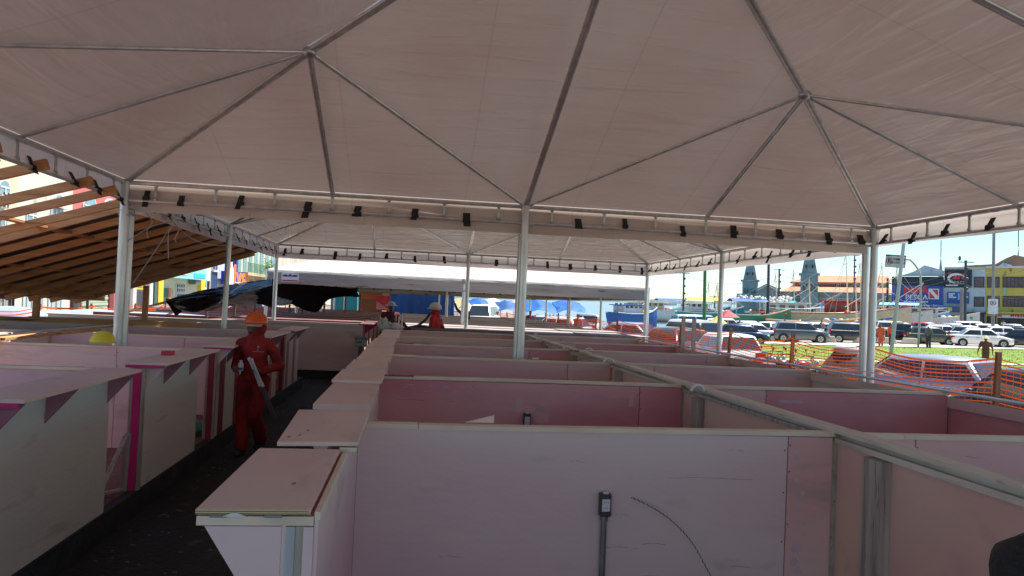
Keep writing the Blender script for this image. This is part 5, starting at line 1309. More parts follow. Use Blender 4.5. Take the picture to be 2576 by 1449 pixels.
XZ = Matrix.Rotation(R(90), 4, 'X')
# fishing shop
T = FR.thing('shop_building', 'fishing shop with black fascia over a large blue sign wall', 'shop')
a, b_, z0, z1 = FR.rect(2244, 2375.5, 700, 817)
MB().box(a, b_, 0, 12, -1, z1-.3).build('wall', creamw, T)
c = FR.rect(2244, 2375, 696, 718); MB().box(c[0], c[1], -.5, -.01, c[2]+.01, c[3]).build('fascia', slate, T)
c = FR.rect(2244, 2372, 718, 776); sg = MB().box(c[0], c[1], -.62, -.02, c[2], c[3]).build('sign_wall', signblue, T, bevel=.15)
def fs(F, par, s, px, py, hpx, m, align='CENTER', y=-.64, bold=.0, sx=1):
    x, z = F.at(px, py); h = abs(F.at(px, py)[1]-F.at(px, py+hpx)[1])
    return text(s, h*1.35, (x, y, z), XZ, m, par, 'lettering', .02, align, bold, sx)
fs(FR, sg, 'PARÁ', 2304, 731, 14, signred, bold=.09, sx=1.15); fs(FR, sg, 'PESCA', 2306, 748.5, 13, signwhite, bold=.01, sx=1.0)
fs(FR, sg, 'VAREJO E ATACADO', 2305, 759, 3.2, signwhite, bold=.02, sx=1.3); fs(FR, sg, 'Tudo para sua Pesca e Embarcação', 2331, 768.5, 4.6, signwhite, bold=.02)
c = FR.rect(2336.5, 2362.5, 726.5, 752.5); MB().box(c[0], c[1], -.66, -.63, c[2], c[3]).build('emblem', signwhite, sg)
k_ = .12; x0, x1, zz0, zz1 = c[0]+k_, c[1]-k_, c[2]+k_, c[3]-k_; s_ = .32
MB().prism([(x0+s_, zz1), (x1, zz1), (x1, zz0+s_)], -.69, -.665, 'y').prism([(x0, zz1-s_), (x0, zz0), (x1-s_, zz0)], -.69, -.665, 'y').build('emblem_field', signred, sg)
for p in ((2280, 2293), (2300, 2317), (2322, 2337.5), (2352, 2367)): win(T, FR, p[0], p[1], 787, 803, shopdark, name='window', bars=2)
gab = [FR.at(2262, 694), FR.at(2283, 688), FR.at(2298, 683), FR.at(2326, 667), FR.at(2352, 674), FR.at(2375, 681), FR.at(2375, 694)]
MB().prism([(p[0], p[1]) for p in gab], .2, 1.2, 'y').build('gable', pwhite, T)
c = FR.rect(2250, 2376, 677, 696); MB().box(c[0], c[1]+2, 6, 11, z1-.4, c[3]-1.5).build('rear_wall', rust, T)
# white shop
T = FR.thing('shop_building', 'white three-storey shop with dark logo sign and blue banner', 'shop')
a, b_, z0, z1 = FR.rect(2375.6, 2479.5, 677, 817)
MB().box(a+.01, b_, 0, 12, -1, z1).build('wall', pwhite, T)
c = FR.rect(2376, 2445, 679, 723); sg = MB().box(c[0], c[1], -.3, -.02, c[2], c[3]).build('sign_board', slate, T)
x, z = FR.at(2407, 701); w = FR.at(2428, 701)[0]-x
rg2 = MB(); pts = [(x+w*math.cos(t), -.36, z+w*.62*math.sin(t)) for t in [R(25)+R(230)*i/24 for i in range(25)]]
rg2.tube(pts, [.06+.16*math.sin(math.pi*i/24) for i in range(25)], 6).build('ring', signwhite, sg, True)
text('Pará', 1.35, (x, -.34, z+.35), XZ, signred, sg, 'lettering', .02, bold=.05); text('Pesca', 1.0, (x+.1, -.34, z-.55), XZ, flat('sign grey', (.3, .3, .3)), sg, 'lettering', .02, bold=.02)
c = FR.rect(2379, 2410, 716.5, 719); MB().box(c[0], c[1], -.34, -.31, c[2], c[3]).build('underline', signwhite, sg)
c = FR.rect(2383, 2438, 735, 763); sg = MB().box(c[0], c[1], -.3, -.02, c[2], c[3]).build('banner', signblue, T)
for i, w_ in enumerate(('MUITO', 'MAIS', 'BATERIA')): fs(FR, sg, w_, 2386.5, 739.5+4.2*i, 3.2, signwhite, 'LEFT', -.32, .02)
for px_, c_ in ((2412, (.15, .45, .7)), (2421, (.6, .55, .4)), (2430, (.7, .6, .15))):
    q_ = FR.rect(px_-2.6, px_+2.6, 738, 754); MB().box(q_[0], q_[1], -.36, -.31, q_[2], q_[3]).build('pictured_can', flat('can %.2f' % c_[0], c_), sg)
for r_ in ((2452, 2475, 698, 722), (2451.5, 2474.5, 748, 770)): win(T, FR, *r_, glazed, bars=1)
c = FR.rect(2356, 2419, 770, 784); sg = MB().box(c[0], c[1], -1.2, -.65, c[2], c[3]).build('lightbox', signblue, T)
c = FR.rect(2359, 2395, 772.5, 781.5); MB().box(c[0], c[1], -1.23, -1.201, c[2], c[3]).build('white_field', signwhite, sg)
c = FR.rect(2382, 2395, 773, 781); MB().box(c[0], c[1], -1.26, -1.231, c[2], c[3]).build('yellow_field', flat('sign lime', (.6, .58, .08)), sg)
c = FR.rect(2398, 2416, 773.5, 781.5); MB().box(c[0], c[1], -1.23, -1.201, c[2], c[3]).build('picture_field', flat('sign dark picture', (.12, .1, .12)), sg)
fs(FR, sg, 'A Moura', 2371, 777, 5, flat('sign green ink', (.03, .12, .08)), y=-1.25, bold=.02)
for r_ in ((2384, 2412, 794, 816), (2433, 2475, 790, 815)): win(T, FR, *r_, shopdark, bars=3, name='shop_front')
c = FR.rect(2416, 2480, 785, 787.5); MB().box(c[0], c[1], -1.1, -.01, c[2], c[3]).build('awning', slate, T)
c = FR.rect(2376, 2480, 672, 677); MB().box(c[0], c[1], -.2, 9, z1+.005, c[3]).build('roof', wallmat('pale roof sheet', (.5, .48, .42)), T)
# yellow building
T = FR.thing('shop_building', 'weathered yellow building with wide brown shutters', 'shop')
a, b_, z0, z1 = FR.rect(2480, 2720, 675, 817)
MB().box(a, b_, 0, 12, -1, z1).build('wall', pyellow, T)
for y0_, y1_ in ((698, 722), (746, 770)):
    for x0_, x1_, n_ in ((2485, 2513, 3), (2524, 2590, 7), (2600, 2640, 4)): win(T, FR, x0_, x1_, y0_, y1_, glazed, bars=n_)
c = FR.rect(2480, 2720, 784, 788); MB().box(c[0], c[1], -1.3, -.01, c[2], c[3]).build('awning', pyellow, T)
c = FR.rect(2508, 2720, 791, 799); sg = MB().box(c[0], c[1], -.6, -.02, c[2], c[3]).build('sign_strip', signwhite, T)
fs(FR, sg, 'PA', 2515, 795, 5.5, signred, bold=.03, y=-.62); fs(FR, sg, 'MYRTES', 2562, 795, 5.5, signred, bold=.03, y=-.62, sx=1.3)
for r_ in ((2484, 2504, 797, 816), (2512, 2590, 800, 816), (2596, 2660, 800, 816)): win(T, FR, *r_, shopdark, bars=3, name='shop_front')
c = FR.rect(2480, 2720, 670, 675); MB().box(c[0], c[1], -.5, 10, z1+.005, c[3]).build('roof', wallmat('white eaves', (.62, .62, .6)), T)
c = FR.rect(2524, 2531, 723, 740); MB().box(c[0], c[1], -.1, -.01, c[2], c[3]).build('tile_panel', flat('pale green tiles', (.3, .5, .42)), T)
# hall and steeples behind
FB = Front(2460, 170)
T = FB.thing('old_hall', 'brown hipped roofs rising behind the yellow building', 'building')
p = [FB.at(2418, 676), FB.at(2430, 668), FB.at(2505, 664), FB.at(2530, 650), FB.at(2552, 641), FB.at(2576, 646), FB.at(2640, 655), FB.at(2640, 690), FB.at(2418, 690)]
MB().prism([(q_[0], q_[1]) for q_ in p], 0, 14, 'y').build('roof', rust, T)
p = [FB.at(2505, 674), FB.at(2524, 661), FB.at(2545, 667), FB.at(2548, 676)]; MB().prism([(q_[0], q_[1]) for q_ in p], -.6, -.05, 'y').build('dormer', pwhite, T)
for nm, px_, yt, yb, w_, lb in (('church_steeple', 2355, 646, 676, 7, 'grey pointed church steeple behind the fishing shop'), ('church_steeple', 2575, 620, 650, 5, 'thin dark steeple at the right edge of the photo')):
    x, zt = FB.at(px_, yt); _, zb = FB.at(px_, yb); hw_ = FB.at(px_+w_, yt)[0]-x
    T = thing(nm, lb, 'steeple', tuple(FB.o+FB.u*x+FB.n*22), -FB.a, None, 'W')
    MB().add([(-hw_, -hw_, zb+1.02+FB.o.z-1), (hw_, -hw_, zb+FB.o.z+.02), (hw_, hw_, zb+FB.o.z), (-hw_, hw_, zb+FB.o.z), (0, 0, zt*1.12)], [(0, 1, 4), (1, 2, 4), (2, 3, 4), (3, 0, 4)]).build('spire', wallmat('grey spire', (.3, .33, .35)), T)
    MB().box(-hw_, hw_, -hw_, hw_, -2, zb+FB.o.z+.02).build('tower', pwhite, T); MB().tube([(0, 0, zt*1.12-.3), (0, 0, zt*1.12+3.5)], .09, 5).build('finial', trimm, T)
# ------------------------------------------------------------------ market hall with towers
FM = Front(2030, 175)
T = FM.thing('market_hall', 'grey-green iron market hall with orange tile roofs and two pointed towers', 'market hall')
def tower(pxa, pxb, ytop, ymid, ybase, lean=0, depth=0, kids=True):
    a, zt = FM.at(pxa, ymid); b_, _ = FM.at(pxb, ymid); _, zb = FM.at(pxa, ybase); w = b_-a; xm = (a+b_)/2; y0 = -2.2+depth
    t = MB().box(a, b_, y0, y0+w, -2, zt).build('tower', teal_w, T)
    MB().box(a-.35, b_+.35, y0-.35, y0+w+.35, zt+.002, zt+.45).build('cornice', teal_w, t)
    for i in (0, 1):
        xa = a+w*(.1+.44*i); xb = a+w*(.46+.44*i); zc = zt-w*.36; ar = [(xa, zt-w*1.05), (xb, zt-w*1.05), (xb, zc)]+[((xa+xb)/2+(xb-xa)/2*math.cos(t_), zc+(xb-xa)/2*math.sin(t_)) for t_ in [math.pi*j/8 for j in range(1, 8)]]+[(xa, zc)]
        f = MB().prism(ar, y0-.12, y0-.003, 'y').build('arch', wallmat('pale iron', (.2, .3, .32)), t)
        bb = MB()
        for j in range(6):
            for i2 in (0, 1): bb.box(xa+.12+(xb-xa)*.5*i2, xa+(xb-xa)*(.42+.5*i2), y0-.2, y0-.125, zt-w*.98+j*w*.085, zt-w*.98+j*w*.085+w*.055)
        bb.build('louvre', flat('dark louvre', (.05, .09, .11)), f)
    fb = w*.45; hh_ = w*.85; c = (xm, y0+w/2)
    z1_ = zt+.46
    mb = MB().add([(c[0]-fb, c[1]-fb, z1_), (c[0]+fb, c[1]-fb, z1_), (c[0]+fb, c[1]+fb, z1_), (c[0]-fb, c[1]+fb, z1_),
              (c[0]-fb*.66, c[1]-fb*.66, z1_+hh_), (c[0]+fb*.66, c[1]-fb*.66, z1_+hh_), (c[0]+fb*.66, c[1]+fb*.66, z1_+hh_), (c[0]-fb*.66, c[1]+fb*.66, z1_+hh_), (c[0], c[1], z1_+hh_*2.3)],
             [(0, 1, 5, 4), (1, 2, 6, 5), (2, 3, 7, 6), (3, 0, 4, 7), (4, 5, 8), (5, 6, 8), (6, 7, 8), (7, 4, 8)])
    sp = mb.build('spire', wallmat('slate spire', (.24, .32, .34), (.13, .18, .2)), t)
    for s in (-1, 1):
        for yy in (0,):
            dm = MB().box(c[0]+s*fb*.4-.35, c[0]+s*fb*.4+.35, y0+w*.1-.3, y0+w*.1+.8, z1_+hh_*.35, z1_+hh_*.62); dm.prism([(c[0]+s*fb*.4-.5, z1_+hh_*.62), (c[0]+s*fb*.4+.5, z1_+hh_*.62), (c[0]+s*fb*.4, z1_+hh_*.85)], y0+w*.1-.4, y0+w*.1+.8, 'y'); dm.build('dormer', teal_w, sp)
            MB().box(c[0]+s*fb*.4-.18, c[0]+s*fb*.4+.18, y0+w*.1-.36, y0+w*.1-.303, z1_+hh_*.37, z1_+hh_*.6).build('dormer_window', trimm, sp)
    return t
tower(1857, 1897, 678, 704, 745, depth=14); tower(2014, 2058, 664, 693, 745)
a, b_, z0, z1 = FM.rect(1960, 2246, 736, 775)
MB().box(a, b_, 0, 16, -1, z1).build('wall', teal_w, T)
c = FM.rect(1960, 2246, 747, 749); MB().box(c[0], c[1], -.4, -.003, c[2], c[3]).build('string_course', wallmat('pale strip', (.45, .5, .5)), T)
c = FM.rect(1958, 2248, 735, 737); MB().box(c[0], c[1], -.7, .3, c[2]+.21, c[3]+.22).build('eaves', wallmat('pale strip', (.45, .5, .5)), T)
zc = FM.at(2060, 717)[1]; zr2 = FM.at(2060, 697)[1]; ze = FM.at(2060, 712.5)[1]
xL, xR = FM.at(1960, 730)[0], FM.at(2248, 730)[0]
MB().add([(xL, -.3, z1+.24), (xR, -.3, z1+.24), (xR, 9, zc), (FM.at(1990, 720)[0], 9, zc), (xL, 16, z1+.24), (xR, 16, z1+.24)], [(0, 1, 2, 3), (0, 3, 4), (3, 2, 5, 4)]).build('lower_roof', orange_tile, T, fix=False)
xl2 = FM.at(1992, 715)[0]; MB().box(xl2, xR-.05, 9.2, 13, zc-.2, ze+.5).build('clerestory', flat('dark clerestory', (.04, .06, .08)), T)
mb = MB()
for i in range(46): x = xl2+(xR-xl2)*i/46; mb.box(x, x+.28, 9.1, 9.195, zc+.1, ze+.3)
mb.build('clerestory_frame', wallmat('pale strip', (.45, .5, .5)), T)
xl3 = FM.at(1985, 715)[0]; MB().add([(xl3, 7.8, ze+.25), (xR+.3, 7.8, ze+.25), (xR+.3, 15, zr2+.9), (xl3+5, 15, zr2+.9), (xl3, 19, ze+.3), (xl3, 7.8, ze+.5), (xR+.3, 7.8, ze+.5)], [(0, 1, 6, 5), (5, 6, 2, 3), (5, 3, 4)]).build('upper_roof', orange_tile, T, fix=False)
gp_ = [FM.at(1903, 733), FM.at(1930, 718.5), FM.at(1960, 732)]
ga = MB().prism([(gp_[0][0], -1), gp_[0], gp_[1], gp_[2], (gp_[2][0], -1)], -1.5, 10, 'y').build('gable_wing', wallmat('pale gable', (.2, .28, .29)), T)
for (p, q_) in ((gp_[0], gp_[1]), (gp_[1], gp_[2])): MB().bar((p[0], -1.8, p[1]+.25), (q_[0], -1.8, q_[1]+.25), 1.0, .35).build('verge', teal_w, ga)
c = FM.rect(1852, 1903, 738, 775); MB().box(c[0], c[1], 1, 10, -1, c[3]).build('side_wing', teal_w, T)
# quay under the boats' far side
# ------------------------------------------------------------------ street furniture on the right
def pole(px, d, ytop, r, m, label, cat='pole', name='utility_pole', lean=0, fr_group=None):
    q = gp(px, d); zt = CAM.z+(hor(px)-ytop)/F*d
    T = thing(name, label, cat, tuple(q), 0, fr_group, 'W'); H_ = zt-q.z
    MB().tube([(0, 0, 0), (lean*CR.x*H_, lean*CR.y*H_, H_)], [r, r*.8], 10).build('shaft', m, T, True)
    return T, H_
conc = wallmat('concrete pole', (.3, .3, .29)); greenp = flat('green pole paint', (.05, .16, .06)); darkp = flat('dark pole', (.05, .06, .07))
T, H_ = pole(1772, 50, 640, .125, greenp, 'tall thick green pole rising from the car park')
MB().tube([(0, 0, 1.6), (0, 0, 1.9)], .22, 12).tube([(0, 0, .9), (0, 0, 1.0)], .2, 12).build('collar', greenp, T, True)
# leaning sign post
q = gp(2238, 33); T = thing('sign_post', 'leaning white post carrying a parking sign with a red circled E', 'sign', tuple(q), 0, None, 'W')
p1 = CAM+ray(2275, 600)*33-q; MB().tube([(0, 0, 0), tuple(p1)], [.085, .075], 12).build('post', wallmat('faded white post', (.42, .46, .46)), T, True)
ps = CAM+ray(2254, 657)*33.35; Ms = Matrix.Translation(ps-q) @ Matrix.Rotation(-az(2254), 4, 'Z') @ Matrix.Rotation(R(4.5), 4, 'Y')
so_ = MB().box(-.42, .38, .0, .02, -.27, .27).build('sign_plate', mat('worn white plate', (.55, .58, .56), (.42, .45, .44), .6, 0, 6), T); so_.matrix_basis = Ms
MB().box(-.43, -.415, -.01, .03, -.28, .28).box(.376, .39, -.01, .03, -.28, .28).box(-.43, .39, -.01, .03, -.285, -.271).build('frame', trimm, so_)
MB().prism([(-.415, .2), (-.3, .2), (-.2, .235), (-.05, .24), (.05, .22), (.2, .24), (.376, .21), (.376, .28), (-.415, .28)], -.012, -.004, 'y').build('torn_top', flat('navy remnant', (.06, .07, .12)), so_)
rg3 = MB(); rg3.tube([(-.27+.115*math.cos(2*math.pi*i/24), -.006, .0+.16*math.sin(2*math.pi*i/24)) for i in range(25)], .013, 6, cap=False).build('circle', flat('dark red ring', (.3, .03, .04)), so_)
inkm = flat('sign black ink', (.03, .035, .04))
text('E', .24, (-.27, -.006, 0), XZ, inkm, so_, 'lettering', .003, bold=.012); text('SOMENTE', .13, (.12, -.006, .08), XZ, inkm, so_, 'lettering', .003, bold=.004, sx=.8); text('FILA INTERNA', .13, (.08, -.006, -.07), XZ, inkm, so_, 'lettering', .003, bold=.004, sx=.72)
# curved lamp post
q = gp(2311, 56); T = thing('lamp_post', 'slim grey street lamp with an arm curving to the left', 'lamp post', tuple(q), -az(2311), None, 'W')
def lp(px, py): 
    p = CAM+ray(px, py)*56-q; return (Matrix.Rotation(az(2311), 3, 'Z') @ p)
pts = [Vector((0, 0, 0)), lp(2315, 770), lp(2316, 700), lp(2313, 685), lp(2303, 668), lp(2292, 656), lp(2286, 653), lp(2272, 654)]
MB().tube(catm(pts, 5), .075, 8).build('shaft', wallmat('galvanised grey', (.42, .46, .48)), T, True); MB().bar(lp(2274, 654), lp(2266, 655), .25, .12).build('lamp_head', trimm, T)
for px_, d_, yt, r_, m_, lb in ((2428, 84, 655, .17, darkp, 'dark utility pole with cross bar and perched bird by the blue banner'), (2419, 86, 728, .2, conc, 'shorter thick pole just left of the dark utility pole'), (2498, 74, 585, .17, conc, 'tall concrete pole in front of the yellow building'),
                          (1932, 92, 660, .2, darkp, 'tall dark pole in front of the market gable'), (1959, 120, 676, .16, darkp, 'pole with cross bars left of the market roof'), (2148, 130, 640, .14, darkp, 'thin dark pole before the orange roof'), (2170, 140, 705, .2, darkp, 'short dark pole right of the thin pole'),
                          (1719, 110, 684, .15, darkp, 'slender pole with fittings over the river boats'), (2232, 110, 700, .2, darkp, 'pole with wires at the left end of the black fascia'), (1798, 130, 744, .12, darkp, 'tiny pole right of the tall green pole')):
    T, H_ = pole(px_, d_, yt, r_, m_, lb)
    if r_ < .19 and yt > 600:
        MB().bar(Vector((-.9*CR.x, -.9*CR.y, H_-.2)), Vector((.9*CR.x, .9*CR.y, H_-.2)), .08, .1).build('cross_bar', darkp, T)
        mb = MB()
        for i in range(4): mb.ell((.1, 0, H_-1-1.1*i), .26, .26, .2, 8, 6)
        mb.build('fittings', darkp, T)
    if px_ == 2428: MB().ell((-.7*CR.x, -.7*CR.y, H_+.22), .16, .12, .3, 8, 6).build('bird', darkp, T, True)
    if px_ == 2498:
        s_ = MB().box(-.42, .42, -.32, -.28, 2.6, 4.1).build('sign_plate', signwhite, T); s_.rotation_euler = (0, 0, -az(2498))
        rr = MB(); rr.tube([(.22*math.cos(2*math.pi*i/20), -.335, 3.7+.22*math.sin(2*math.pi*i/20)) for i in range(21)], .03, 5, cap=False).build('circle', flat('dark red ring', (.3, .03, .04)), s_); text('E', .3, (0, -.335, 3.7), XZ, inkm, s_, 'lettering', .005, bold=.01)
# overhead wires between the poles
for (p0, d0, y0_, p1_, d1, y1_, lb) in ((2232, 110, 703, 2428, 84, 668, 'upper wire across the black fascia'), (2428, 84, 672, 2640, 80, 655, 'upper wire over the yellow building'), (2428, 84, 715, 2640, 78, 735, 'wire sagging across the yellow wall'),
        (1719, 110, 690, 1932, 92, 700, 'wire over the river boats'), (1959, 120, 690, 2148, 130, 705, 'wire in front of the orange roof'), (2232, 110, 706, 2428, 84, 690, 'lower wire across the black fascia')):
    A = CAM+ray(p0, y0_)*d0; B = CAM+ray(p1_, y1_)*d1
    solo(MB().tube([A.lerp(B, t/12)-Vector((0, 0, 1.1*math.sin(math.pi*t/12))) for t in range(13)], .022, 4).build('overhead_wire', darkp, None), 'thin dark overhead '+lb, 'wire', 'overhead wires of the far street', fr='W')
for px_, hh_, lb in ((1719, .66, 'left of two upright pinkish white boards'), (1746, .62, 'right of two upright pinkish white boards')):
    p = tp(px_, 820, 3.55 if px_ < 1730 else 2.85)
    solo(MB().box(p.x-.035, p.x+.035, p.y-.012, p.y+.012, 0.0, 1.30+hh_).build('upright_board', mat('pink white board', (.62, .5, .45), (.55, .4, .36), .7, 0, 5)), lb+' standing at the edge of the outer stalls', 'board', 'upright boards at the outer edge')
# traffic cones / white blocks on the kerb of the lot
for i, (px_, d_) in enumerate(((1990, 60.8), (2084, 60.8), (2168, 60.8), (2235, 60.6), (2290, 60.6))):
    q = gp(px_, d_); T = thing('kerb_block', 'pale concrete block on the lot edge, %s from the left' % NTH[i].replace('nearest', 'first'), 'concrete block', tuple(q), -az(px_), 'pale blocks on the kerb of the lot', 'W')
    MB().prism([(-.7, 0), (.7, 0), (.5, .55), (-.5, .55)], -.25, .25, 'y').build('block', pale, T, bevel=.04)
# ------------------------------------------------------------------ behind the market: hoarding, kiosks, canvas roofs
def plainbox(px0, px1, d, h, dep, m, name, label, cat, ribs=None, z=None, roof=None):
    a = gp(px0, d); b_ = gp(px1, d); L = (b_-a).length; an = math.atan2((b_-a).y, (b_-a).x)
    T = thing(name, label, cat, (a.x, a.y, a.z if z is None else z), an, None, 'W')
    mb = MB()
    if ribs:
        n = int(L/ribs)
        for i in range(n):
            x = L*i/n; w = L/n; mb.box(x, x+w*.5, -.05, 0, 0, h); mb.box(x+w*.5, x+w, 0, .05, 0, h)
        mb.box(0, L, .051, dep, 0, h-.02)
    else: mb.box(0, L, 0, dep, 0, h)
    mb.build('wall', m, T)
    if roof: MB().box(-.3, L+.3, -.4, dep+.3, h+.002, h+.12).build('roof', roof, T)
    return T, L
bluesheet = mat('blue corrugated hoarding', (.02, .10, .30), (.012, .06, .2), .6, 0, 1.5, (1, 1, .2), spots=((.1, .18, .3), 3, .6, .7))
plainbox(958, 1142, 52, 3.6, .6, bluesheet, 'hoarding', 'tall blue corrugated hoarding behind the white hard hat', 'hoarding', .55)
plainbox(833, 899, 50, 3.0, 3, mat('teal hut paint', (.03, .38, .36), (.02, .3, .3), .6, 0, 1), 'teal_hut', 'bright teal wooden hut behind thin poles', 'hut', 1.2)
T, L = plainbox(902, 962, 46, 2.6, 2.5, mat('orange kiosk paint', (.62, .2, .07), (.5, .15, .05), .6, 0, 1), 'kiosk', 'orange market kiosk between teal hut and blue hoarding', 'kiosk', None, roof=flat('kiosk roof cream', (.5, .3, .12)))
MB().box(.2, L-.3, -.04, -.003, 1.2, 2.0).build('hatch', flat('kiosk hatch brown', (.3, .12, .05)), T); MB().box(.1, L*.6, -.05, -.041, .3, .9).build('poster', flat('kiosk poster orange', (.7, .3, .1)), T)
T, L = plainbox(946, 982, 40, .8, .1, signred, 'pink_board', 'bright pink and red board on a trolley before the hoarding', 'board', None, z=1.25)
MB().prism([(.03, .05), (L-.05, .05), (.03, .5)], -.02, -.003, 'y').build('pale_triangle', flat('pale pink board', (.7, .3, .35)), T); MB().box(.1, .2, 0, .08, -1.4, -.002).box(L-.2, L-.1, 0, .08, -1.4, -.002).build('leg', trimm, T)  # pale pink triangle laid on the red board, then its legs
canv = mat('blue canvas', (.02, .16, .55), (.015, .1, .4), .6, 0, 1.5, bump=.5, bscale=3, trans=.2)
for i, (px0, px1, d, y, m_, lb) in enumerate(((1180, 1230, 58, 753, canv, 'blue canvas stall roof left of the middle post'), (1250, 1300, 62, 757, bluesheet, 'dark blue stall roof right of the middle post'), (1222, 1262, 66, 752, flat('white canvas', (.65, .65, .62)), 'white canvas stall roof between the blue ones'),
        (1318, 1395, 54, 756, canv, 'large bright blue canvas tent with white seams'), (1398, 1470, 56, 757, canv, 'blue canvas tent sloping down toward the river'), (1290, 1330, 70, 755, flat('grey canvas', (.35, .35, .35)), 'grey stall roof behind the blue canvas'), (1140, 1180, 64, 752, flat('tan canvas', (.5, .38, .2)), 'tan stall roof beside the blue hoarding'))):
    a = gp(px0, d); b_ = gp(px1, d); L = (b_-a).length; an = math.atan2((b_-a).y, (b_-a).x); zt = CAM.z-(y-hor(px0))/F*d-a.z
    T = thing('stall_tent', lb, 'stall tent', tuple(a), an, 'canvas stalls toward the river', 'W')
    MB().grid(lambda u, v: (L*u+.2*math.sin(v*9), 4*v, zt-.8+.8*(1-abs(2*v-1))+.25*(1-abs(2*u-1))-.12+.1*noise.noise(Vector((u*5, v*5, i)))), 14, 10).build('canopy', m_, T, True, fix=False)
    for x in (.1, L/2, L-.1):
        for y_ in (.05, 3.9): MB().tube([(x, y_, 0), (x, y_, zt-1)], .04, 6).build('pole', outlet_w, T)
    for k in range(4): MB().box(.2+L*.24*k, .2+L*.24*k+.9, .4, 1.2, 0, .85).build('table', flat('stall goods %d' % (k+i % 3), ((.5, .1, .05), (.05, .3, .15), (.6, .5, .4), (.3, .05, .15), (.1, .1, .3), (.5, .4, .1))[k+i % 3]), T)
# ------------------------------------------------------------------ street of old shop fronts on the left
XF = -14.0
def wy(px):
    d = ray(px, hor(px)); t = (XF-CAM.x)/d.x; return CAM.y+d.y*t
def wz(px, py):
    d = ray(px, py); t = (XF-CAM.x)/d.x; return CAM.z+d.z*t
TXL = Matrix.Rotation(R(90), 4, 'Z') @ Matrix.Rotation(R(90), 4, 'X')
def house(px0, px1, c, H, label, cat='building', dep=9, st=None):
    y0, y1 = wy(px0), wy(px1)
    T = thing('old_building', label, cat, (XF, y0, 0), 0, 'old buildings along the left street', 'W')
    T['L'] = 0; del T['L']
    m = wallmat('old '+label[:24], c, st)
    MB().box(-dep, 0, 0, y1-y0, -.3, H).build('wall', m, T)
    MB().box(-dep, .35, -.0, y1-y0, H+.002, H+.3).build('cornice', m, T)
    return T, y0, y1-y0, m
def opening(T, y0, px0, px1, pyt, pyb, m, fm, name='window', arch=False, sill=True, bars=2, ref=None):
    a, b_ = wy(px0)-y0, wy(px1)-y0; r_ = (px0+px1)/2 if ref is None else ref; zt, zb = wz(r_, pyt), wz(r_, pyb)
    poly = [(a, zb), (b_, zb), (b_, zt)]
    if arch:
        rr = (b_-a)/2; zc = zt-rr*.8; poly = [(a, zb), (b_, zb), (b_, zc)]+[((a+b_)/2+rr*math.cos(t), zc+rr*.8*math.sin(t)) for t in [math.pi*j/8 for j in range(1, 8)]]+[(a, zc)]
    else: poly.append((a, zt))
    cx, cz = (a+b_)/2, (zt+zb)/2
    big = [((p[0]-cx)*1.16+cx, (p[1]-cz)*1.08+cz) for p in poly]
    f = MB().prism(big, .003, .07, 'x').build(name, fm, T)
    MB().prism(poly, .0705, .085, 'x').build('pane', m, f)
    if bars:
        mb = MB()
        for i in range(1, bars): mb.box(.0855, .11, a+(b_-a)*i/bars-.04, a+(b_-a)*i/bars+.04, zb, zt-(.35*(b_-a) if arch else 0))
        mb.box(.0855, .105, a, b_, (zt+zb)/2-.04, (zt+zb)/2+.04); mb.build('mullion', fm, f)
    if sill: MB().box(.003, .22, a-.15, b_+.15, zb-.2, zb-.08).build('sill', fm, f)
    return f
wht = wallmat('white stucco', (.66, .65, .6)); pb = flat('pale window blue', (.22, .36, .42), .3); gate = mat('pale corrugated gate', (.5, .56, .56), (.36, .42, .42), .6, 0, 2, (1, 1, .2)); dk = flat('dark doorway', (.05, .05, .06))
def gatew(T, y0, px0, px1, pyt, m, name='gate', ribs=.22, horiz=False):
    a, b_ = wy(px0)-y0, wy(px1)-y0; zt = wz((px0+px1)/2, pyt); mb = MB(); 
    if horiz:
        n = int(zt/.16)
        for i in range(n): mb.box(.02, .06+.03*(i % 2), a, b_, zt*i/n, zt*(i+1)/n-.02)
    else:
        n = int((b_-a)/ribs)
        for i in range(n): mb.box(.02, .06+.05*(i % 2), a+(b_-a)*i/n, a+(b_-a)*(i+1)/n, 0, zt)
    return mb.build(name, m, T)
T, y0, L, m = house(-60, 38, (.66, .6, .42), 11, 'cream old building with arched window at the far left edge')
opening(T, y0, -12, 12, 452, 486, pb, wht, arch=True); opening(T, y0, -4, 10, 482, 520, dk, wht); opening(T, y0, -5, 8, 540, 600, pb, wht)
gatew(T, y0, -20, 34, 740, wallmat('weathered boards', (.3, .3, .28)), 'board_fence')
T, y0, L, m = house(38, 176, (.66, .64, .54), 10.5, 'white old building with sash windows and two corrugated gates')
opening(T, y0, 128, 150, 488, 512, pb, wht, arch=True, bars=3); opening(T, y0, 122, 148, 525, 560, pb, wht, bars=3); opening(T, y0, 60, 82, 520, 560, pb, wht)
gatew(T, y0, 56, 82, 724, gate); gatew(T, y0, 120, 155, 729, gate)
a, b_ = wy(83)-y0, wy(93)-y0; MB().box(.003, .3, a, b_, 0, wz(88, 705)).build('pilaster', wallmat('grey pilaster', (.3, .33, .36)), T)
T, y0, L, m = house(176, 311, (.62, .16, .15), 10.5, 'salmon red old building with arched windows and green roller shutter', st=(.5, .12, .1))
opening(T, y0, 202, 232, 489, 545, pb, wht, arch=True, bars=3); opening(T, y0, 254, 285, 500, 560, pb, wht, arch=True, bars=3)
gatew(T, y0, 203, 269, 716, mat('pale green shutter', (.42, .5, .36), (.36, .43, .3), .6, 0, 1), 'roller_shutter', horiz=True)
for p0, p1, c_ in ((178, 194, dk), (269, 280, wallmat('oxblood', (.2, .04, .04)))): a, b_ = wy(p0)-y0, wy(p1)-y0; MB().box(.003, .16, a, b_, 0, wz((p0+p1)/2, 722)).build('door' if c_ is dk else 'pilaster', c_, T)
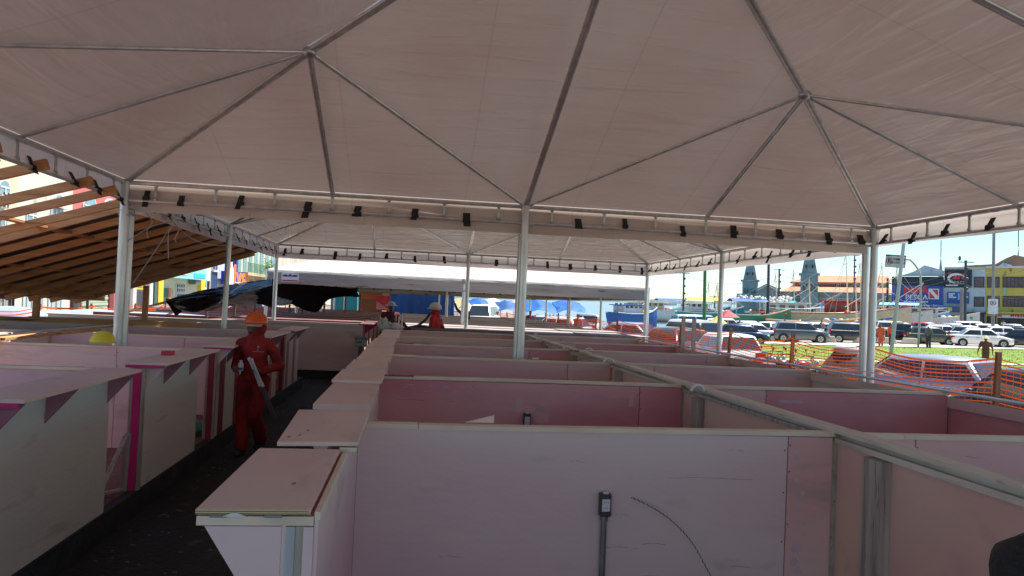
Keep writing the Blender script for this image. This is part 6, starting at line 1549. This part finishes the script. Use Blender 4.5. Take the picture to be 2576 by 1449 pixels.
T, y0, L, m = house(311, 386, (.6, .6, .56), 9.5, 'white building with small yellow sign over its dark door')
f = opening(T, y0, 340, 356, 735, 800, dk, wallmat('grey jamb', (.3, .3, .3)), 'door', sill=False, bars=0)
a, b_ = wy(338)-y0, wy(361)-y0; sg = MB().box(.1, .16, a, b_, wz(350, 728), wz(350, 717)).build('yellow_sign', flat('sign yellow', (.75, .5, .03)), T)
mb = MB()
for i in range(8): mb.box(.161, .165, a+(b_-a)*(.1+.1*i), a+(b_-a)*(.16+.1*i), wz(350, 724), wz(350, 720.5))
mb.build('lettering', dk, sg)
for p0, p1, c_ in ((322, 331, wht), (364, 373, wht), (377, 384, wallmat('dark green post', (.05, .12, .1)))): a, b_ = wy(p0)-y0, wy(p1)-y0; MB().box(.003, .3, a, b_, 0, wz((p0+p1)/2, 690)).build('pilaster', c_, T)
T, y0, L, m = house(386, 508, (.66, .62, .45), 9.8, 'yellow trimmed shop with long cyan sign board')
ye = wallmat('strong yellow', (.78, .52, .03), (.7, .42, .03))
for p0, p1 in ((387, 400), (496, 506)): a, b_ = wy(p0)-y0, wy(p1)-y0; MB().box(.003, .3, a, b_, 0, 9.5).build('pilaster', ye, T)
a, b_ = wy(403)-y0, wy(496)-y0; sg = MB().box(.31, .7, a, b_, wz(450, 701), wz(450, 672)).build('cyan_sign', flat('sign cyan', (.3, .68, .8)), T); MB().box(.702, .73, wy(462)-y0, wy(492)-y0, wz(478, 699), wz(478, 688)).build('cyan_panel', flat('sign strong cyan', (.02, .5, .7)), sg)
MB().box(.702, .73, wy(418)-y0, wy(444)-y0, wz(430, 690), wz(430, 678)).build('pale_panel', signwhite, sg)
opening(T, y0, 408, 420, 724, 800, flat('dark green door', (.03, .1, .07)), wht, 'door', sill=False, bars=0); opening(T, y0, 421, 427, 724, 800, flat('orange door', (.6, .2, .03)), wht, 'door', sill=False, bars=0)
opening(T, y0, 442, 462, 716, 733, dk, wht, 'grille', sill=False, bars=5); opening(T, y0, 443, 460, 740, 800, flat('dark green door', (.03, .1, .07)), wht, 'door', sill=False, bars=0)
MB().box(.1, .6, wy(472)-y0, wy(482)-y0, wz(477, 715), wz(477, 703)).build('air_conditioner', flat('grey green unit', (.1, .16, .13)), T)
T, y0, L, m = house(508, 562, (.62, .64, .64), 9.5, 'narrow white building with dark blue door and pointed niche')
opening(T, y0, 530, 543, 687, 800, flat('dark blue door', (.02, .06, .16)), wallmat('slate jamb', (.12, .16, .22)), 'door', sill=False, bars=2); opening(T, y0, 531, 543, 655, 678, flat('dark blue door', (.02, .06, .16)), wht)
a, b_ = wy(511)-y0, wy(519)-y0; MB().prism([(a, wz(515, 716)), (b_, wz(515, 716)), ((a+b_)/2, wz(515, 698))], .003, .1, 'x').build('pointed_niche', pb, T)
T, y0, L, m = house(562, 592, (.5, .6, .68), 9.5, 'pale blue building with vivid blue shop sign and orange lettering')
a, b_ = wy(546)-y0, wy(593)-y0; sg = MB().box(.3, .8, a, b_, wz(570, 716), wz(570, 684)).build('blue_sign', flat('vivid blue', (.01, .05, .5)), T)
text('Alves', 3.1, (.83, (wy(577))-y0, wz(577, 699)), TXL, flat('orange lettering', (.85, .22, .02)), sg, 'lettering', .02, bold=.06, sx=1.5)
MB().ell((.82, wy(557)-y0, wz(557, 698)), .05, 1.1, 1.3, 12, 8).build('white_oval', signwhite, sg); MB().box(.82, .86, wy(566)-y0, wy(589)-y0, wz(577, 714), wz(577, 710)).build('white_strip', signwhite, sg)
MB().box(.05, .35, wy(584)-y0, wy(588)-y0, 0, 9.4).build('blue_pilaster', flat('strong blue', (.01, .04, .35)), T)
T, y0, L, m = house(592, 700, (.55, .6, .48), 11, 'tall building with long green iron balcony and red sign')
for i in range(7): opening(T, y0, 596+14*i, 603+14*i, 628+2.5*i, 682+2*i, pb, wallmat('pale green jamb', (.35, .5, .36)), 'tall_door', sill=False, bars=2)
za, zb = wz(632, 689), wz(632, 664)
MB().box(.003, 1.1, .3, L-.5, za-.3, za).build('balcony_slab', wallmat('ochre ledge', (.55, .42, .25)), T)
mb = MB(); n = 70
for i in range(n+1): y = .4+(L-1)*i/n; mb.box(1.0, 1.03, y, y+.04, za, zb-.1)
mb.box(.98, 1.05, .4, L-.6, zb-.12, zb-.05); mb.box(.98, 1.05, .4, L-.6, za+.1, za+.15)
mb.build('balcony_railing', flat('green iron', (.12, .3, .18)), T)
lf = MB(); g = random.Random(2)
for i in range(240): 
    c = Vector((1.0+g.gauss(0, .3), wy(650)-y0+g.gauss(0, .8), za+.9+g.gauss(0, .5))); a = g.uniform(0, 6.3); b2 = Vector((math.cos(a), math.sin(a), g.uniform(-.5, .5)))*.16; s_ = Vector((-b2.y, b2.x, .05))
    lf.add([c-b2, c+s_*.5, c+b2, c-s_*.5], [(0, 1, 2, 3)])
lf.build('hanging_plant', mat('leaf green', (.08, .25, .03), (.05, .16, .02), .6, 0, 4), T, fix=False)
a, b_ = wy(662)-y0, wy(674)-y0; sg = MB().box(1.1, 1.6, a, b_, wz(668, 703), wz(668, 683)).build('red_sign', flat('vivid red', (.75, .015, .015)), T)
text('Claro', 2.3, (1.62, (a+b_)/2, wz(668, 697)), TXL, signwhite, sg, 'lettering', .02, bold=.04, sx=1.9)
for i, (p0, p1) in enumerate(((597, 612), (618, 634), (640, 655))): opening(T, y0, p0, p1, 703, 760, flat('shop brown', (.4, .18, .08)), wallmat('ochre ledge', (.55, .42, .25)), 'shop_window', sill=False, bars=2)
T, y0, L, m = house(700, 840, (.55, .5, .42), 10, 'far terrace of pale houses behind the torn black sheet')
for i in range(8): opening(T, y0, 706+15*i, 713+15*i, 700, 716, dk, wht)
# utility pole with transformer, awning, left street props
q = Vector((-9.5, wy(70)-14, terr(-6, 10))); T = thing('utility_pole', 'old wooden utility pole with round transformer and tangled cables at far left', 'pole', tuple(q), 0, None, 'W')
sh = wallmat('old black pole', (.09, .085, .08)); MB().tube([(0, 0, 0), (0, 0, 10)], [.2, .16], 10).build('shaft', sh, T, True)
for zz in (7.2,): MB().tube([(.1, -.45, zz-.5), (.1, -.45, zz+.5)], .32, 12).build('transformer', wallmat('transformer grey', (.12, .14, .15)), T, True)
MB().bar((-.2, -1.3, 8.3), (.2, 1.3, 8.3), .1, .12).bar((-.2, -1.0, 6.3), (.2, 1.0, 6.3), .08, .1).build('cross_arm', sh, T)
mb = MB()
for i in range(9): mb.tube(catm([(0, -1.2+.3*i, 8.3), (.3*math.sin(i), -.8+.2*i, 7+.2*math.sin(i*2)), (.1, -.5+.1*i, 5.6)]), .02, 4)
mb.tube([(.25+.55*math.cos(t), -.3+.55*math.sin(t), 8.0+.1*math.cos(t*2)) for t in [2*math.pi*i/20 for i in range(21)]], .035, 5, cap=False)
mb.build('cable_loop', trimm, T)
for (za_, zb_, lb) in ((8.2, 8.6, 'upper'), (7.9, 7.6, 'middle'), (8.3, 9.2, 'lower')):
    A = q+Vector((0, 0, za_)); B = Vector((-12.5, q.y+(18 if lb != 'lower' else -14), q.z+zb_-.6))
    solo(MB().tube([A.lerp(B, t/12)-Vector((0, 0, .5*math.sin(math.pi*t/12))) for t in range(13)], .015, 4).build('overhead_wire', trimm), lb+' thin black wire from the transformer pole seen through the timber roof', 'wire', 'wires of the left street', fr='W')
T = thing('awning', 'white fabric awning on dark poles at the left edge', 'awning', tuple(gp(20, 23)), R(-65), None, 'W')
MB().add([(-1.8, 0, 2.75), (1.5, 0, 2.75), (1.5, 2.2, 2.3), (-1.8, 2.2, 2.3), (-1.8, 0, 2.2), (1.5, 0, 2.2), (1.5, 2.2, 2.05), (-1.8, 2.2, 2.05)], [(0, 1, 2, 3), (0, 4, 5, 1), (1, 5, 6, 2), (2, 6, 7, 3), (3, 7, 4, 0)]).build('canopy', flat('white awning cloth', (.75, .73, .7)), T)
for x, y in ((-1.7, .1), (1.4, .1), (1.4, 2.1)): MB().tube([(x, y, 0), (x, y, 2.2)], .04, 6).build('pole', trimm, T)
MB().tube([(1.4, .1, 1.8), (-1.7, .1, 2.1)], .03, 5).build('brace', trimm, T)
# leaning planks by the tarpaulin
for a, b_, lb in ((tp(312, 787, 9.5), tp(424, 758, 8.4), 'thin orange plank rising from the shed post to the tarpaulin tip'), (tp(400, 800, 13), tp(475, 770, 12.6), 'second orange plank leaning behind the tarpaulin tip')):
    solo(MB().bar(a, b_, .07, .04).build('plank', wood), lb, 'plank')
bs = mat('pale blue plastic sheet', (.35, .42, .55), (.28, .35, .48), .4, 0, 2, bump=.5, bscale=4)
q = tp(250, 803, 13); hp = MB().grid(lambda u, v: (q.x-3+7.5*u, q.y+1.6*v, .3+(1.0+.25*noise.noise(Vector((u*4, v*2, 3))))*math.sin(math.pi*min(1, max(0, v)))**.5), 40, 10).build('sheet_pile', bs, None, True, fix=False)
solo(hp, 'long heap under pale blue plastic sheet behind the brown rail', 'covered heap')
# ------------------------------------------------------------------ small things inside the market
T = thing('warning_sign', 'small white and green safety sign on a grey post at the end wall', 'sign', (2.36, 8.62, 0), 0)
MB().box(-.05, .05, 0, .025, 0, .92).build('post', mat('grey board post', (.16, .15, .15), (.12, .11, .11), .8, 0, 6), T)
pl = MB().box(-.145, .155, -.008, .0, .85, 1.09).build('plate', mat('cloudy acrylic', (.36, .34, .37), (.3, .28, .32), .4, 0, 4), T)
wp_ = MB().box(-.125, .135, -.012, -.0085, .885, 1.065).build('white_card', flat('card white', (.62, .62, .66)), pl); MB().box(-.125, .135, -.015, -.0125, 1.02, 1.067).build('green_band', flat('band green', (.01, .13, .09)), pl)
text('SEGURANÇA', .032, (.005, -.017, 1.043), XZ, signwhite, wp_, 'lettering', .001, bold=.001); text('ANDE', .056, (-.04, -.014, .965), XZ, inkm, wp_, 'lettering', .001, bold=.003)
mb = MB()
for i in range(7): mb.box(-.105+.018*i, -.092+.018*i, -.014, -.0121, .918, .928)
mb.build('small_print', inkm, wp_)
mb = MB(); mb.ell((.105, -.014, 1.0), .012, .002, .012, 8, 6)
for a, b_ in (((.095, .985), (.075, .955)), ((.09, .98), (.07, .985)), ((.095, .98), (.112, .968)), ((.075, .955), (.055, .945)), ((.078, .955), (.09, .935)), ((.09, .935), (.085, .905))): mb.bar((a[0], -.014, a[1]), (b_[0], -.014, b_[1]), .003, .011, up=(0, 1, 0))
mb.build('running_figure', inkm, wp_)
solo(MB().box(1.1, 1.2, -1.82, -1.70, 1.371, 1.41).build('wood_block', [mat('raw pink red block', (.62, .03, .08), (.5, .02, .06), .6, 0, 8)], bevel=.004), 'small red wooden block lying on the second left counter', 'wood block')
mb = MB(); g = random.Random(9)
def crumple(c, rx, ry, rz, m, name, label, cat, seed, amp=.4):
    o = MB(); o.ell(c, rx, ry, rz, 28, 18)
    o.v = [Vector(c)+(v-Vector(c))*(1+amp*noise.noise((v-Vector(c))*7/max(rx, .05)*.25+Vector((seed, 0, 0)))+amp*.5*noise.noise((v-Vector(c))*20/max(rx, .05)*.25+Vector((seed, 3, 0)))) for v in o.v]
    return solo(o.build(name, m, None, True), label, cat)
crumple((.95, .02, .33), .13, .12, .11, mat('green plastic', (.05, .35, .2), (.3, .5, .42), .4, 0, 9), 'plastic_bag', 'crumpled green plastic bag on the floor in the left doorway', 'plastic bag', 2)
wb = mat('white plastic bag', (.6, .58, .57), (.5, .46, .46), .4, 0, 6)
crumple((3.15, 7.15, 1.42), .2, .15, .07, wb, 'plastic_bag', 'crumpled white plastic bag at the far end of the right counters', 'plastic bag', 5, .7)
crumple((2.95, 7.2, 1.47), .12, .1, .13, wb, 'plastic_bag', 'upright knotted white bag beside the crumpled one', 'plastic bag', 8, .7)
for i, x in enumerate((3.28, 3.35)): solo(MB().tube([(x, 6.9, 1.39), (x+.005, 6.9, 1.66)], .018, 10).build('pipe', pvc, None, True), 'short white pipe standing on the counter end, %s of the pair' % ('left' if i == 0 else 'right'), 'pipe', 'short pipes standing on the counter')
solo(MB().tube(catm([(3.45, 7.5, 1.36), (3.62, 7.6, 1.40), (3.85, 7.7, 1.56), (4.0, 7.75, 1.76)]), .03, 8).tube(catm([(3.42, 7.5, 1.36), (3.8, 7.55, 1.42), (4.1, 7.5, 1.35)]), .055, 8).build('hose', trimm, None, True), 'thick black hose curving up beside the man in white hard hat', 'hose')
solo(MB().box(3.55, 6.1, 7.06, 7.16, 1.371, 1.42).build('beam', mat('dark weathered beam', (.12, .10, .09), (.2, .17, .15), .8, 0, 3)), 'dark weathered beam lying across the far end of the right stalls', 'beam')
solo(MB().prism([(3.9, 1.372), (4.06, 1.372), (4.06, 1.415)], -5.56, -5.545, 'y').build('wood_wedge', ply_top), 'thin pale wedge standing on the first stall wall rail', 'wood wedge')
solo(MB().bar((9.35, -1.2, 1.38), (8.95, -.2, 1.40), .05, .012).build('metal_strip', pvc), 'thin white strip lying on the outer counter edge', 'strip')
# doorway of the left stalls: pink board, leaning dark frame, tool
solo(MB().add([(.55, -3.0, .24), (1.0, -3.05, .24), (.95, -2.75, .30), (.62, -2.7, .30), (.55, -3.0, .25), (1.0, -3.05, .25), (.95, -2.75, .31), (.62, -2.7, .31)], [(3, 2, 1, 0), (4, 5, 6, 7), (0, 1, 5, 4), (1, 2, 6, 5), (2, 3, 7, 6), (3, 0, 4, 7)]).build('board', hotpink), 'bright pink board lying on the floor inside the first left doorway', 'board')
solo(MB().bar((1.02, -2.95, .23), (1.12, -2.68, .72), .05, .02).bar((1.12, -2.68, .23), (1.13, -2.66, .74), .05, .02).bar((1.03, -2.93, .27), (1.12, -2.69, .25), .04, .02).build('leaning_frame', rawwood), 'triangular raw wood frame leaning behind the hot pink post', 'wooden frame')
solo(MB().tube([(.8, -3.05, .25), (.98, -2.98, .27)], .02, 8).build('tool', black), 'short black tool on the floor beside the pink board', 'tool')
# debris on the aisle
mb = MB(); g = random.Random(21)
for i in range(420):
    x, y = g.uniform(1.3, 3.15), g.uniform(-7, 6); r_ = g.uniform(.003, .012); mb.box(x, x+r_*g.uniform(1, 4), y, y+r_, .001, .004+r_*.3)
solo(mb.build('litter', flat('pale chips', (.24, .21, .2)), None), 'scattered pale chips and dust on the dark aisle floor', 'litter', kind='stuff')
# black bag on a ledge close to the camera, lower right
solo(MB().box(4.78, 5.7, -8.12, -7.98, 1.28, 1.315).build('ledge', rawwood), 'short raw wooden ledge under the black backpack', 'ledge')
T = thing('backpack', 'black backpack corner with grey strap buckle in the lower right corner', 'backpack', (5.22, -8.03, 1.318), R(-12), scale=.8)
mb = MB(); mb.ell((0, 0, .12), .26, .16, .17, 28, 18)
mb.v = [v+Vector((.02, .02, .03))*noise.noise(v*9)+Vector((0, 0, .03))*noise.noise(v*4+Vector((3, 0, 0))) for v in mb.v]
mb.v = [Vector((v.x, v.y, max(.0, v.z))) for v in mb.v]
mb.build('body', mat('black bag fabric', (.012, .012, .014), (.018, .018, .02), .75, 0, 30, bump=.6, bscale=60), T, True)
MB().tube(catm([(-.22, -.08, .06), (-.255, -.12, .13), (-.2, -.12, .2), (-.12, -.1, .25)]), .009, 6).build('strap', black, T, True)
MB().tube(catm([(-.27, -.1, .02), (-.285, -.12, .07), (-.262, -.12, .12)]), .006, 6).build('buckle', steel, T, True)
MB().tube(catm([(-.2, -.13, .02), (-.12, -.17, .12), (.0, -.17, .2), (.15, -.15, .24)]), .004, 5).build('seam', black, T, True)
